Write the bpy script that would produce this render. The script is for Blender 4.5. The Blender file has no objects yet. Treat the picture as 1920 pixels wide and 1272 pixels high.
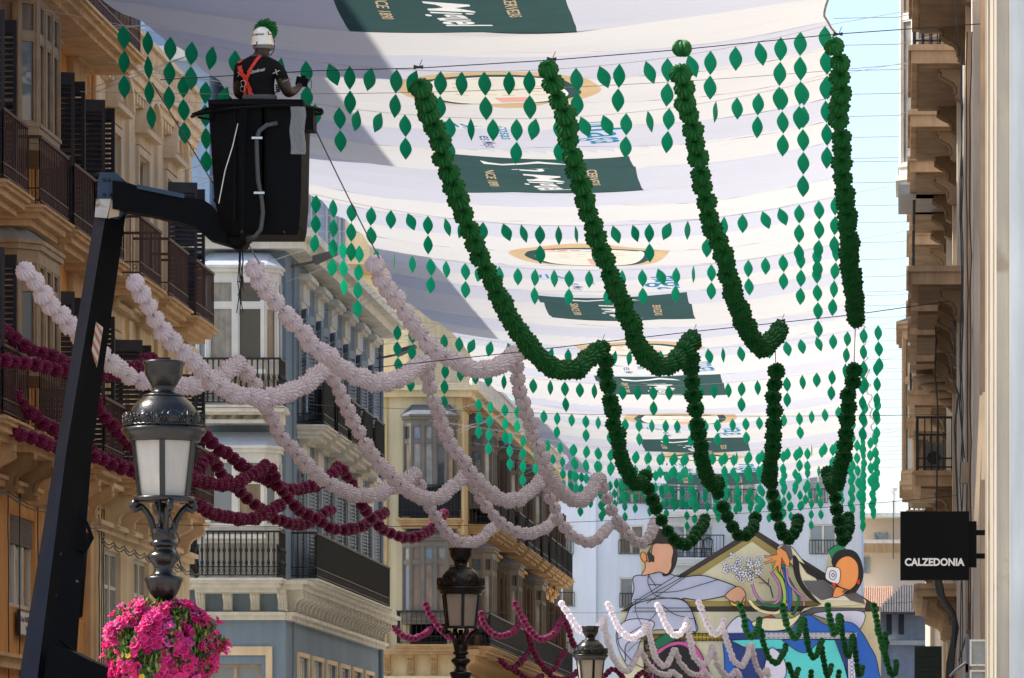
import bpy, bmesh, math, random
from mathutils import Vector, Matrix, Quaternion
from mathutils.geometry import tessellate_polygon
random.seed(7)
SC = bpy.context.scene
COL = SC.collection
PI = math.pi
# ------------------------------------------------------------------ camera
F = 9400.0            # focal length in photo pixels (1920 wide)
VX, VY = 1690.0, 1530.0   # where the street vanishes, photo pixels
EYE = 1.65
cam = bpy.data.objects.new('camera', bpy.data.cameras.new('camera'))
COL.objects.link(cam)
cam.location = (0, 0, EYE)
cam.rotation_euler = (math.radians(90), 0, 0)
cam.data.sensor_width = 36.0
cam.data.lens = 36.0 * F / 1920.0
cam.data.shift_x = -(VX - 960.0) / 1920.0
cam.data.shift_y = (VY - 636.0) / 1920.0
cam.data.clip_start = 0.5
cam.data.clip_end = 4000
SC.camera = cam
# ------------------------------------------------------------------ light
SUN_EL = 52.0
w = bpy.data.worlds.new('World'); SC.world = w; w.use_nodes = True
nt = w.node_tree
sky = nt.nodes.new('ShaderNodeTexSky'); sky.sky_type = 'NISHITA'; sky.sun_disc = False
sky.sun_elevation = math.radians(SUN_EL); sky.sun_rotation = math.radians(-96)
sky.air_density = 1.0; sky.dust_density = 1.6
bg = nt.nodes['Background']; bg.inputs['Strength'].default_value = 0.115
nt.links.new(sky.outputs['Color'], bg.inputs['Color'])
sun = bpy.data.objects.new('sun', bpy.data.lights.new('sun', 'SUN')); COL.objects.link(sun)
sun.data.energy = 3.0; sun.data.angle = math.radians(0.5); sun.data.color = (1.0, 0.95, 0.87)
sd = Vector((math.cos(math.radians(SUN_EL)), -0.10, -math.sin(math.radians(SUN_EL))))
sun.rotation_euler = sd.to_track_quat('-Z', 'Y').to_euler()
sun.location = (-30, 60, 60)
SC.view_settings.view_transform = 'Standard'; SC.view_settings.look = 'None'
SC.view_settings.exposure = 1.3; SC.view_settings.gamma = 1.0
SC.cycles.max_bounces = 8; SC.cycles.diffuse_bounces = 5; SC.cycles.glossy_bounces = 3
SC.cycles.transmission_bounces = 5; SC.cycles.transparent_max_bounces = 8
SC.cycles.sample_clamp_indirect = 6

# ------------------------------------------------------------------ helpers
def P(px, py, Y):
    """photo pixel at street depth Y -> place in the world"""
    return Vector(((px - VX) * Y / F, Y, EYE + (VY - py) * Y / F))

def mat(name, col, rough=0.8, metal=0.0, var=0.12, scale=3.0, bump=0.0, streak=0.0, spec=0.5, transl=0.0,
        stain=None, coat=0.0):
    m = bpy.data.materials.new(name); m.use_nodes = True
    n = m.node_tree.nodes; l = m.node_tree.links
    b = n['Principled BSDF']
    b.inputs['Roughness'].default_value = rough
    b.inputs['Metallic'].default_value = metal
    b.inputs['Specular IOR Level'].default_value = spec
    b.inputs['Coat Weight'].default_value = coat
    tc = n.new('ShaderNodeTexCoord')
    no = n.new('ShaderNodeTexNoise'); no.inputs['Scale'].default_value = scale; no.inputs['Detail'].default_value = 6
    l.new(tc.outputs['Object'], no.inputs['Vector'])
    ramp = n.new('ShaderNodeMapRange')
    ramp.inputs['From Min'].default_value = 0.3; ramp.inputs['From Max'].default_value = 0.7
    ramp.inputs['To Min'].default_value = 1 - var; ramp.inputs['To Max'].default_value = 1 + var * 0.6
    l.new(no.outputs['Fac'], ramp.inputs['Value'])
    last = ramp.outputs['Result']
    if streak > 0:
        mp = n.new('ShaderNodeMapping'); mp.inputs['Scale'].default_value = (2.2, 2.2, 0.16)
        l.new(tc.outputs['Object'], mp.inputs['Vector'])
        n2 = n.new('ShaderNodeTexNoise'); n2.inputs['Scale'].default_value = 1.6; n2.inputs['Detail'].default_value = 7
        n2.inputs['Roughness'].default_value = 0.7
        l.new(mp.outputs['Vector'], n2.inputs['Vector'])
        r2 = n.new('ShaderNodeMapRange'); r2.inputs['From Min'].default_value = 0.35; r2.inputs['From Max'].default_value = 0.68
        r2.inputs['To Min'].default_value = 1 + streak * 0.25; r2.inputs['To Max'].default_value = 1 - streak
        l.new(n2.outputs['Fac'], r2.inputs['Value'])
        mu = n.new('ShaderNodeMath'); mu.operation = 'MULTIPLY'
        l.new(last, mu.inputs[0]); l.new(r2.outputs['Result'], mu.inputs[1]); last = mu.outputs[0]
    vm = n.new('ShaderNodeVectorMath'); vm.operation = 'SCALE'
    vm.inputs[0].default_value = col[:3]
    l.new(last, vm.inputs['Scale'])
    colout = vm.outputs['Vector']
    if stain:
        n3 = n.new('ShaderNodeTexNoise'); n3.inputs['Scale'].default_value = stain[1]; n3.inputs['Detail'].default_value = 8
        l.new(tc.outputs['Object'], n3.inputs['Vector'])
        r3 = n.new('ShaderNodeMapRange'); r3.inputs['From Min'].default_value = stain[2]; r3.inputs['From Max'].default_value = stain[2] + 0.08
        l.new(n3.outputs['Fac'], r3.inputs['Value'])
        mx = n.new('ShaderNodeMix'); mx.data_type = 'RGBA'
        l.new(r3.outputs['Result'], mx.inputs['Factor']); l.new(colout, mx.inputs['A'])
        mx.inputs['B'].default_value = (*stain[0], 1); colout = mx.outputs['Result']
    l.new(colout, b.inputs['Base Color'])
    if bump > 0:
        bp = n.new('ShaderNodeBump'); bp.inputs['Strength'].default_value = bump; bp.inputs['Distance'].default_value = 0.02
        nb = n.new('ShaderNodeTexNoise'); nb.inputs['Scale'].default_value = scale * 6; nb.inputs['Detail'].default_value = 5
        l.new(tc.outputs['Object'], nb.inputs['Vector']); l.new(nb.outputs['Fac'], bp.inputs['Height'])
        l.new(bp.outputs['Normal'], b.inputs['Normal'])
    if transl > 0:
        tr = n.new('ShaderNodeBsdfTranslucent'); l.new(colout, tr.inputs['Color'])
        ms = n.new('ShaderNodeMixShader'); ms.inputs[0].default_value = transl
        out = n['Material Output']
        l.new(b.outputs['BSDF'], ms.inputs[1]); l.new(tr.outputs['BSDF'], ms.inputs[2]); l.new(ms.outputs[0], out.inputs['Surface'])
    return m

M = {}
M['orange'] = mat('orange_plaster', (0.78, 0.38, 0.115), 0.9, var=0.18, scale=0.5, bump=0.3, streak=0.25, stain=((0.42, 0.24, 0.12), 1.1, 0.60))
M['cream'] = mat('cream_plaster', (0.82, 0.67, 0.43), 0.9, var=0.16, scale=0.5, bump=0.3, streak=0.22, stain=((0.50, 0.38, 0.24), 1.1, 0.61))
M['orange_trim'] = mat('ochre_stone_trim', (0.76, 0.51, 0.27), 0.85, var=0.22, scale=1.5, bump=0.3, streak=0.22)
M['cream_trim'] = mat('cream_stone_trim', (0.80, 0.62, 0.41), 0.85, var=0.15, scale=1.5, bump=0.3, streak=0.2)
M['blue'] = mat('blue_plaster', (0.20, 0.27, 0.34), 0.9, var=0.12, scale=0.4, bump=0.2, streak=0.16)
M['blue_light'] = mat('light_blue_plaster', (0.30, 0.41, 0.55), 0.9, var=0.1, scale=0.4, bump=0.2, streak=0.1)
M['ivory'] = mat('ivory_trim', (0.74, 0.71, 0.62), 0.8, var=0.12, scale=1.5, bump=0.25, streak=0.2)
M['yellow'] = mat('yellow_plaster', (0.68, 0.50, 0.24), 0.9, var=0.15, scale=0.5, bump=0.2, streak=0.25, stain=((0.46, 0.33, 0.18), 1.0, 0.60))
M['yellow_pale'] = mat('pale_yellow_plaster', (0.76, 0.63, 0.38), 0.9, var=0.12, scale=0.5, bump=0.2, streak=0.16)
M['tan_trim'] = mat('tan_trim', (0.50, 0.33, 0.16), 0.85, var=0.15, scale=1.5, bump=0.25, streak=0.2)
M['white_wall'] = mat('white_wall', (0.72, 0.76, 0.83), 0.9, var=0.05, scale=0.3, bump=0.15, streak=0.09)
M['white_wall_shade'] = mat('shaded_white_wall', (0.68, 0.73, 0.82), 0.9, var=0.05, scale=0.3, bump=0.15, streak=0.09)  # darker copy of the white wall: shade beyond the bend put into the colour
M['white_paint'] = mat('white_window_paint', (0.74, 0.73, 0.68), 0.5, var=0.08, scale=3, streak=0.12)
M['brown_wood'] = mat('brown_window_wood', (0.46, 0.34, 0.22), 0.6, var=0.2, scale=4, streak=0.2)
M['olive_wood'] = mat('grey_brown_joinery', (0.17, 0.145, 0.115), 0.6, var=0.15, scale=3, streak=0.15)
M['grey_wood'] = mat('grey_joinery', (0.17, 0.19, 0.21), 0.6, var=0.15, scale=3, streak=0.15)
M['brown_shutter'] = mat('brown_shutter_paint', (0.10, 0.065, 0.045), 0.6, var=0.15, scale=3, streak=0.15)
M['dark_shutter'] = mat('dark_shutter_paint', (0.040, 0.040, 0.050), 0.55, var=0.2, scale=3, streak=0.2)
M['blue_shutter'] = mat('blue_shutter_paint', (0.30, 0.36, 0.42), 0.6, var=0.12, scale=3, streak=0.15)
M['red_iron'] = mat('rust_brown_iron', (0.085, 0.036, 0.030), 0.55, var=0.25, scale=5)
M['black_iron'] = mat('black_iron', (0.012, 0.012, 0.014), 0.45, var=0.2, scale=5)
M['netting'] = mat('black_netting', (0.010, 0.011, 0.013), 0.85, var=0.25, scale=6)
M['slate'] = mat('slate_roof', (0.12, 0.13, 0.15), 0.7, var=0.2, scale=4, bump=0.2)
M['zinc'] = mat('pale_zinc_roof', (0.42, 0.47, 0.54), 0.5, var=0.15, scale=2, streak=0.15)
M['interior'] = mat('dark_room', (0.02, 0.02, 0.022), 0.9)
M['tile'] = mat('clay_roof_tile', (0.42, 0.24, 0.15), 0.85, var=0.35, scale=6, bump=0.4)
M['stone'] = mat('street_paving', (0.45, 0.42, 0.38), 0.6, var=0.12, scale=0.8)
M['blind'] = mat('roller_blind', (0.22, 0.19, 0.16), 0.8, var=0.2, scale=3, streak=0.2)
M['curtain'] = mat('cloth_curtain', (0.45, 0.43, 0.38), 0.9, var=0.2, scale=3, streak=0.35)
M['warm_room'] = mat('tan_room_curtain', (0.24, 0.17, 0.12), 0.9, var=0.25, scale=2, streak=0.4)

def glass(name, col, scale=1.2):
    """old window glass: dark, glossy and slightly wavy, so that it mirrors the street unevenly"""
    m = bpy.data.materials.new(name); m.use_nodes = True
    n = m.node_tree.nodes; l = m.node_tree.links; b = n['Principled BSDF']
    b.inputs['Base Color'].default_value = (*col, 1); b.inputs['Roughness'].default_value = 0.06
    b.inputs['IOR'].default_value = 1.9
    tc = n.new('ShaderNodeTexCoord'); no = n.new('ShaderNodeTexNoise'); no.inputs['Scale'].default_value = scale
    no.inputs['Detail'].default_value = 2
    bp = n.new('ShaderNodeBump'); bp.inputs['Strength'].default_value = 0.25; bp.inputs['Distance'].default_value = 0.06
    l.new(tc.outputs['Object'], no.inputs['Vector']); l.new(no.outputs['Fac'], bp.inputs['Height']); l.new(bp.outputs['Normal'], b.inputs['Normal'])
    return m
M['glass'] = glass('window_glass', (0.035, 0.04, 0.045))
M['glass_pale'] = glass('pale_window_glass', (0.20, 0.24, 0.27), 2.2)
M['glass_blue'] = glass('blue_window_glass', (0.10, 0.15, 0.21), 1.0)
M['glass_curtain'] = mat('glass_with_net_curtain', (0.36, 0.34, 0.30), 0.15, var=0.3, scale=3.0, streak=0.6, coat=0.8)
M['warm_pane'] = mat('glass_over_tan_curtain', (0.30, 0.22, 0.15), 0.12, var=0.3, scale=2.0, streak=0.4, coat=0.8)
M['glass_blind'] = mat('glass_with_lowered_blind', (0.20, 0.17, 0.13), 0.2, var=0.3, scale=1.2, streak=0.3, coat=0.8)

class MB:
    def __init__(s): s.v = []; s.f = []; s.mi = []; s.sm = []; s.cur = 0; s.T = None; s.smooth = False
    def add(s, vs, fs):
        o = len(s.v)
        for p in vs:
            p = Vector(p)
            if s.T is not None: p = s.T @ p
            s.v.append(p)
        for f in fs:
            s.f.append(tuple(i + o for i in f)); s.mi.append(s.cur); s.sm.append(s.smooth)
    def box(s, x0, x1, y0, y1, z0, z1):
        s.add([(x0,y0,z0),(x1,y0,z0),(x1,y1,z0),(x0,y1,z0),(x0,y0,z1),(x1,y0,z1),(x1,y1,z1),(x0,y1,z1)],
              [(0,3,2,1),(4,5,6,7),(0,1,5,4),(1,2,6,5),(2,3,7,6),(3,0,4,7)])
    def taper(s, x0, x1, y0, y1, z0, z1, i):
        """box whose top is drawn in by i on every side"""
        s.add([(x0,y0,z0),(x1,y0,z0),(x1,y1,z0),(x0,y1,z0),(x0+i,y0+i,z1),(x1-i,y0+i,z1),(x1-i,y1-i,z1),(x0+i,y1-i,z1)],
              [(0,3,2,1),(4,5,6,7),(0,1,5,4),(1,2,6,5),(2,3,7,6),(3,0,4,7)])
    def prism(s, pts, a0, a1, axis='x'):
        """closed outline extruded along an axis; pts are (y,z) for x, (x,z) for y, (x,y) for z"""
        n = len(pts); vs = []
        for a in (a0, a1):
            for (p, q) in pts:
                vs.append((a,p,q) if axis == 'x' else (p,a,q) if axis == 'y' else (p,q,a))
        tri = tessellate_polygon([[Vector((p, q, 0)) for p, q in pts]])
        fs = [tuple(t) for t in tri] + [tuple(i + n for i in t) for t in tri]
        fs += [(i, (i+1) % n, (i+1) % n + n, i + n) for i in range(n)]
        s.add(vs, fs)
    def tube(s, pts, r, n=6, cap=True):
        pts = [Vector(p) for p in pts]; rs = r if isinstance(r, (list, tuple)) else [r] * len(pts)
        vs = []; fs = []; up = None
        for i, p in enumerate(pts):
            t = (pts[min(i+1, len(pts)-1)] - pts[max(i-1, 0)])
            t = t.normalized() if t.length > 1e-9 else Vector((0,0,1))
            if up is None: up = t.orthogonal().normalized()
            up = (up - t * up.dot(t)); up = up.normalized() if up.length > 1e-6 else t.orthogonal().normalized()
            b = t.cross(up)
            for k in range(n):
                a = 2 * PI * k / n
                vs.append(p + (up * math.cos(a) + b * math.sin(a)) * rs[i])
        for i in range(len(pts)-1):
            for k in range(n):
                k2 = (k+1) % n
                fs.append((i*n+k, i*n+k2, (i+1)*n+k2, (i+1)*n+k))
        if cap:
            fs.append(tuple(range(n))[::-1]); fs.append(tuple((len(pts)-1)*n + k for k in range(n)))
        s.add(vs, fs)
    def lathe(s, prof, n=24, c=(0,0,0)):
        vs = []; fs = []
        for (r, z) in prof:
            for k in range(n):
                a = 2*PI*k/n
                vs.append((c[0]+r*math.cos(a), c[1]+r*math.sin(a), c[2]+z))
        for i in range(len(prof)-1):
            for k in range(n):
                k2 = (k+1) % n
                fs.append((i*n+k, i*n+k2, (i+1)*n+k2, (i+1)*n+k))
        fs.append(tuple(range(n))[::-1]); fs.append(tuple((len(prof)-1)*n+k for k in range(n)))
        s.add(vs, fs)
    def mesh(s, name, mats):
        me = bpy.data.meshes.new(name)
        me.from_pydata([tuple(v) for v in s.v], [], s.f)
        for m_ in (mats if isinstance(mats, (list, tuple)) else [mats]): me.materials.append(m_)
        me.polygons.foreach_set('material_index', s.mi)
        me.polygons.foreach_set('use_smooth', s.sm)
        me.update()
        return me

def link(name, me, parent=None, loc=None, rz=0.0):
    o = bpy.data.objects.new(name, me); COL.objects.link(o)
    if loc is not None: o.location = loc
    if rz: o.rotation_euler = (0, 0, rz)
    if parent is not None: o.parent = parent
    return o
def part(name, mb, mats, parent):
    """a part modelled in world coordinates under a thing standing anywhere"""
    me = mb.mesh(name, mats); o = link(name, me, parent)
    if parent is not None:
        p = parent
        off = Vector((0,0,0))
        while p is not None: off += p.location; p = p.parent
        me.transform(Matrix.Translation(-off))
    return o
def tag(o, label=None, cat=None, group=None, kind=None):
    if label: o['label'] = label
    if cat: o['category'] = cat
    if group: o['group'] = group
    if kind: o['kind'] = kind
    return o
def thing(name, loc, label, cat, group=None):
    o = bpy.data.objects.new(name, None); COL.objects.link(o); o.location = loc; o.empty_display_size = 0.2
    return tag(o, label, cat, group)
def structure(name, mb, mats):
    return tag(link(name, mb.mesh(name, mats)), kind='structure')
TXT = {}
def text_mesh(*a, **k):
    key = (a, tuple(sorted(k.items())))
    if key not in TXT: TXT[key] = text_mesh_new(*a, **k)
    return TXT[key].copy()
def text_mesh_new(body, size, bold=0.0, shear=0.0, extrude=0.0, align='CENTER', space=1.0):
    cu = bpy.data.curves.new('lettering', 'FONT'); cu.body = body; cu.size = size; cu.offset = bold
    cu.shear = shear; cu.extrude = extrude; cu.align_x = align; cu.align_y = 'CENTER'; cu.resolution_u = 3
    cu.space_character = space
    o = bpy.data.objects.new('lettering', cu); COL.objects.link(o)
    dg = bpy.context.evaluated_depsgraph_get()
    me = bpy.data.meshes.new_from_object(o.evaluated_get(dg))
    bpy.data.objects.remove(o); bpy.data.curves.remove(cu)
    return me
ORD = ['first','second','third','fourth','fifth','sixth','seventh','eighth','ninth','tenth','eleventh','twelfth','thirteenth','fourteenth','fifteenth','sixteenth']
# ------------------------------------------------------------------ ground
g = MB(); g.box(-600, 600, -200, 1500, -0.5, 0.0)
structure('ground', g, mat('far_ground', (0.25, 0.24, 0.22), 0.9, scale=0.05))
g = MB(); g.box(-13.9, 1.0, -20, 228, 0.0, 0.004)
structure('street_pavement', g, M['stone'])

# ------------------------------------------------------------------ facades
class Facade:
    """local frame: x along the wall, -y outward, z up"""
    def __init__(s, root, origin, rz): s.root = root; s.o = Vector(origin) - root.location; s.rz = rz; s.R = Matrix.Rotation(rz, 3, 'Z')
    def put(s, name, me, u=0, wv=0, z=0, parent=None):
        return link(name, me, s.root, s.o + s.R @ Vector((u, wv, z)), s.rz)
    def mb(s, name, mb, mats, u=0, wv=0, z=0): return s.put(name, mb.mesh(name, mats), u, wv, z)

def wall_mb(L0, L1, z0, z1, ops, th=0.4):
    m = MB(); zs = sorted(set([z0, z1] + [o[2] for o in ops] + [o[3] for o in ops]))
    zs = [z for z in zs if z0 <= z <= z1]
    for a, b in zip(zs, zs[1:]):
        mid = (a + b) / 2
        hs = sorted([(o[0], o[1]) for o in ops if o[2] < mid < o[3]])
        x = L0
        for (h0, h1) in hs:
            if h0 > x: m.box(x, h0, 0, th, a, b)
            x = max(x, h1)
        if x < L1: m.box(x, L1, 0, th, a, b)
    return m
CACHE = {}
def window_meshes(w, h, fm, gm, rows=(0.32,), cols=2, arched=False):
    k = ('win', round(w,3), round(h,3), fm, gm, rows, cols)
    if k not in CACHE:
        m = MB(); t = 0.07; y0, y1 = 0.07, 0.14
        m.box(-w/2, -w/2+t, y0, y1, 0, h); m.box(w/2-t, w/2, y0, y1, 0, h)
        m.box(-w/2+t, w/2-t, y0, y1, h-t, h); m.box(-w/2+t, w/2-t, y0, y1, 0, t)
        for c in range(1, cols):
            x = -w/2 + w*c/cols; m.box(x-0.045, x+0.045, y0-0.012, y1, t, h-t)
        for r in rows:
            z = h*(1-r)
            for c in range(cols):
                a = -w/2 + w*c/cols + 0.07; b = -w/2 + w*(c+1)/cols - 0.07
                m.box(a-0.025, b+0.025, y0+0.004, y1-0.01, z-0.035, z+0.035)
        g = MB(); g.box(-w/2+t*0.5, w/2-t*0.5, y0+0.03, y0+0.045, t*0.5, h-t*0.5)
        CACHE[k] = (m.mesh('window', M[fm]), g.mesh('pane', M[gm]))
    return CACHE[k]
WR = random.Random(77)
def put_window(fc, u, z, w, h, fm='white_paint', gm='glass', rows=(0.32,), cols=2):
    gm = WR.choice([gm, gm, 'glass_curtain', 'glass_blind', 'glass_pale'])
    a, b = window_meshes(w, h, fm, gm, rows, cols)
    o = fc.put('window', a, u, 0, z); link('pane', b, o); return o
def shutter_mesh(w, h, mt):
    k = ('sh', round(w,3), round(h,3), mt)
    if k not in CACHE:
        m = MB(); t = 0.06
        m.box(0, t, -0.02, 0.02, 0, h); m.box(w-t, w, -0.02, 0.02, 0, h)
        for z in (0, h*0.5-t/2, h-t*3.4): m.box(t, w-t, -0.018, 0.018, z, z+t*(1 if z < h*0.7 else 3.4))
        n = int((h) / 0.085)
        for i in range(n):
            z = 0.09 + i*0.085
            if z > h - t*3.6 or abs(z - h*0.5) < 0.06: continue
            m.add([(t,-0.022,z-0.02),(w-t,-0.022,z-0.02),(w-t,0.022,z+0.035),(t,0.022,z+0.035),
                   (t,-0.022,z-0.008),(w-t,-0.022,z-0.008),(w-t,0.022,z+0.047),(t,0.022,z+0.047)],
                  [(0,3,2,1),(4,5,6,7),(0,1,5,4),(1,2,6,5),(2,3,7,6),(3,0,4,7)])
        CACHE[k] = m.mesh('shutter', M[mt])
    return CACHE[k]
def put_shutters(fc, u, z, w, h, mt, ang=80, ang2=None):
    me = shutter_mesh(w/2, h, mt)
    for s, an in ((-1, ang), (1, ang2 if ang2 is not None else ang)):
        a = math.radians(an) if s < 0 else PI - math.radians(an)
        # hinge at the jamb, leaf swings outward (-y)
        o = fc.put('shutter', me, u + s*w/2, -0.03, z)
        o.rotation_euler = (0, 0, fc.rz - a if s < 0 else fc.rz + PI + math.radians(an))
def hood_mesh(w, kind, mt):
    k = ('hood', round(w,3), kind, mt)
    if k not in CACHE:
        m = MB()
        if kind == 'flat':
            m.box(-w/2-0.10, w/2+0.10, -0.10, 0.0, 0.02, 0.42); m.box(-w/2-0.18, w/2+0.18, -0.22, 0.0, 0.42, 0.50)
            m.box(-w/2-0.24, w/2+0.24, -0.30, 0.0, 0.50, 0.60); m.box(-w/2-0.20, w/2+0.20, -0.26, 0.0, 0.60, 0.66)
        elif kind == 'tri':
            m.box(-w/2-0.10, w/2+0.10, -0.08, 0.0, 0.02, 0.34); m.box(-w/2-0.22, w/2+0.22, -0.24, 0, 0.34, 0.44)
            a = w/2+0.22
            m.prism([(-a,0.44),(-a,0.54),(0,0.98),(a,0.54),(a,0.44),(0,0.86)], -0.26, -0.0, 'y')
            m.prism([(-a+0.1,0.44),(0,0.84),(a-0.1,0.44)], -0.09, -0.01, 'y')
        else:
            a = w/2+0.16
            m.box(-a+0.02, a-0.02, -0.08, 0, 0.02, 0.22); m.box(-a-0.08, a+0.08, -0.24, 0, 0.22, 0.32)
            for (r0, r1, dp) in ((a+0.06, a-0.10, 0.28), (a-0.10, a-0.20, 0.18), (a-0.24, a-0.30, 0.13)):
                out = []; n = 14; sc = 0.82
                for i in range(n+1): t = PI*i/n; out.append((r0*math.cos(t), 0.32+r0*sc*math.sin(t)))
                for i in range(n, -1, -1): t = PI*i/n; out.append((r1*math.cos(t), 0.32+r1*sc*math.sin(t)))
                m.prism(out, -dp, 0, 'y')
            out = [( (a-0.3)*math.cos(PI*i/14), 0.32+(a-0.3)*0.82*math.sin(PI*i/14)) for i in range(15)]
            m.prism(out, -0.05, 0, 'y')
        CACHE[k] = m.mesh('window_hood', M[mt])
    return CACHE[k]
def surround_mesh(w, h, mt):
    k = ('sur', round(w,3), round(h,3), mt)
    if k not in CACHE:
        m = MB(); m.box(-w/2-0.16, -w/2, -0.06, 0.0, 0, h+0.02); m.box(w/2, w/2+0.16, -0.06, 0.0, 0, h+0.02)
        m.box(-w/2-0.16, w/2+0.16, -0.065, 0.0, h+0.02, h+0.16)
        CACHE[k] = m.mesh('window_surround', M[mt])
    return CACHE[k]
def balcony_meshes(w, d, slab_m, iron_m, style='bars'):
    k = ('bal', round(w,3), round(d,3), slab_m, iron_m, style)
    if k not in CACHE:
        s = MB()
        s.box(-w/2, w/2, -d, 0, -0.12, 0.0); s.box(-w/2-0.04, w/2+0.04, -d-0.05, 0, -0.06, -0.02)
        s.box(-w/2+0.06, w/2-0.06, -d+0.08, 0, -0.22, -0.12)
        s.box(-w/2+0.12, w/2-0.12, -d+0.20, 0, -0.32, -0.22)
        r = MB(); H = 1.02; e = 0.05; b = 0.009
        def run(p, q):
            p = Vector(p); q = Vector(q); L = (q-p).length; n = max(2, int(L/(0.15 if style == 'bars' else 0.125))); dx = (q-p)/n
            for i in range(n+1):
                c = p + dx*i
                if style == 'turned':
                    r.lathe([(0.018,0.05),(0.024,0.28),(0.042,0.34),(0.022,0.40),(0.022,0.56),(0.042,0.62),(0.018,0.70),(0.018,H)], 6, (c.x, c.y, 0))
                else:
                    r.box(c.x-b, c.x+b, c.y-b, c.y+b, 0.04, H)
                if i < n:
                    mm = c + dx*0.5   # little scrolls near the foot
                    ax = (q-p).normalized()
                    pts = [mm + ax*(0.035*math.cos(t)) + Vector((0,0,0.16+0.045*math.sin(t))) for t in [k2*PI/3 for k2 in range(7)]]
                    r.tube(pts, 0.006, 4, False)
            for (z0, z1, t) in ((H, H+0.045, 0.028), (0.05, 0.075, 0.016), (0.235, 0.26, 0.014)):
                dd = (q-p).normalized(); nn = Vector((-dd.y, dd.x, 0))*t
                vs = [p-nn, q-nn, q+nn, p+nn]
                r.add([(v.x, v.y, z0) for v in vs] + [(v.x, v.y, z1) for v in vs],
                      [(0,3,2,1),(4,5,6,7),(0,1,5,4),(1,2,6,5),(2,3,7,6),(3,0,4,7)])
        run((-w/2+e, -d+e, 0), (w/2-e, -d+e, 0)); run((-w/2+e, 0, 0), (-w/2+e, -d+e, 0)); run((w/2-e, 0, 0), (w/2-e, -d+e, 0))
        nm = None
        if style == 'net':
            q = MB(); q.box(-w/2+e+0.03, w/2-e-0.03, -d+e+0.035, -d+e+0.04, 0.04, H-0.03)
            q.box(w/2-e-0.04, w/2-e-0.035, -d+e+0.05, -0.02, 0.04, H-0.03)
            nm = q.mesh('netting', M['netting'])
        CACHE[k] = (s.mesh('balcony', M[slab_m]), r.mesh('railing', M[iron_m]), nm)
    return CACHE[k]
def put_balcony(fc, u, z, w, d, slab_m, iron_m, style='bars'):
    a, b, c = balcony_meshes(w, d, slab_m, iron_m, style)
    o = fc.put('balcony', a, u, 0, z); link('railing', b, o)
    if c: link('netting', c, o)
    return o
def corbel_mesh(h, d, w, mt):
    k = ('cor', h, d, w, mt)
    if k not in CACHE:
        m = MB(); pr = [(0,0),(-d,0),(-d,-h*0.16),(-d*0.93,-h*0.2),(-d*0.95,-h*0.3),(-d*0.75,-h*0.4),(-d*0.55,-h*0.48),(-d*0.42,-h*0.62),(-d*0.40,-h*0.8),(-d*0.5,-h*0.9),(-d*0.3,-h),(0,-h)]
        m.prism(pr, -w/2, w/2, 'x')
        for s in (-1, 0, 1):
            q = [(y-0.025, z+0.002) for (y, z) in pr[3:9]]
            m.tube([(s*w*0.3, y, z) for (y, z) in q], w*0.09, 5)
        CACHE[k] = m.mesh('corbel', M[mt])
    return CACHE[k]
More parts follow.
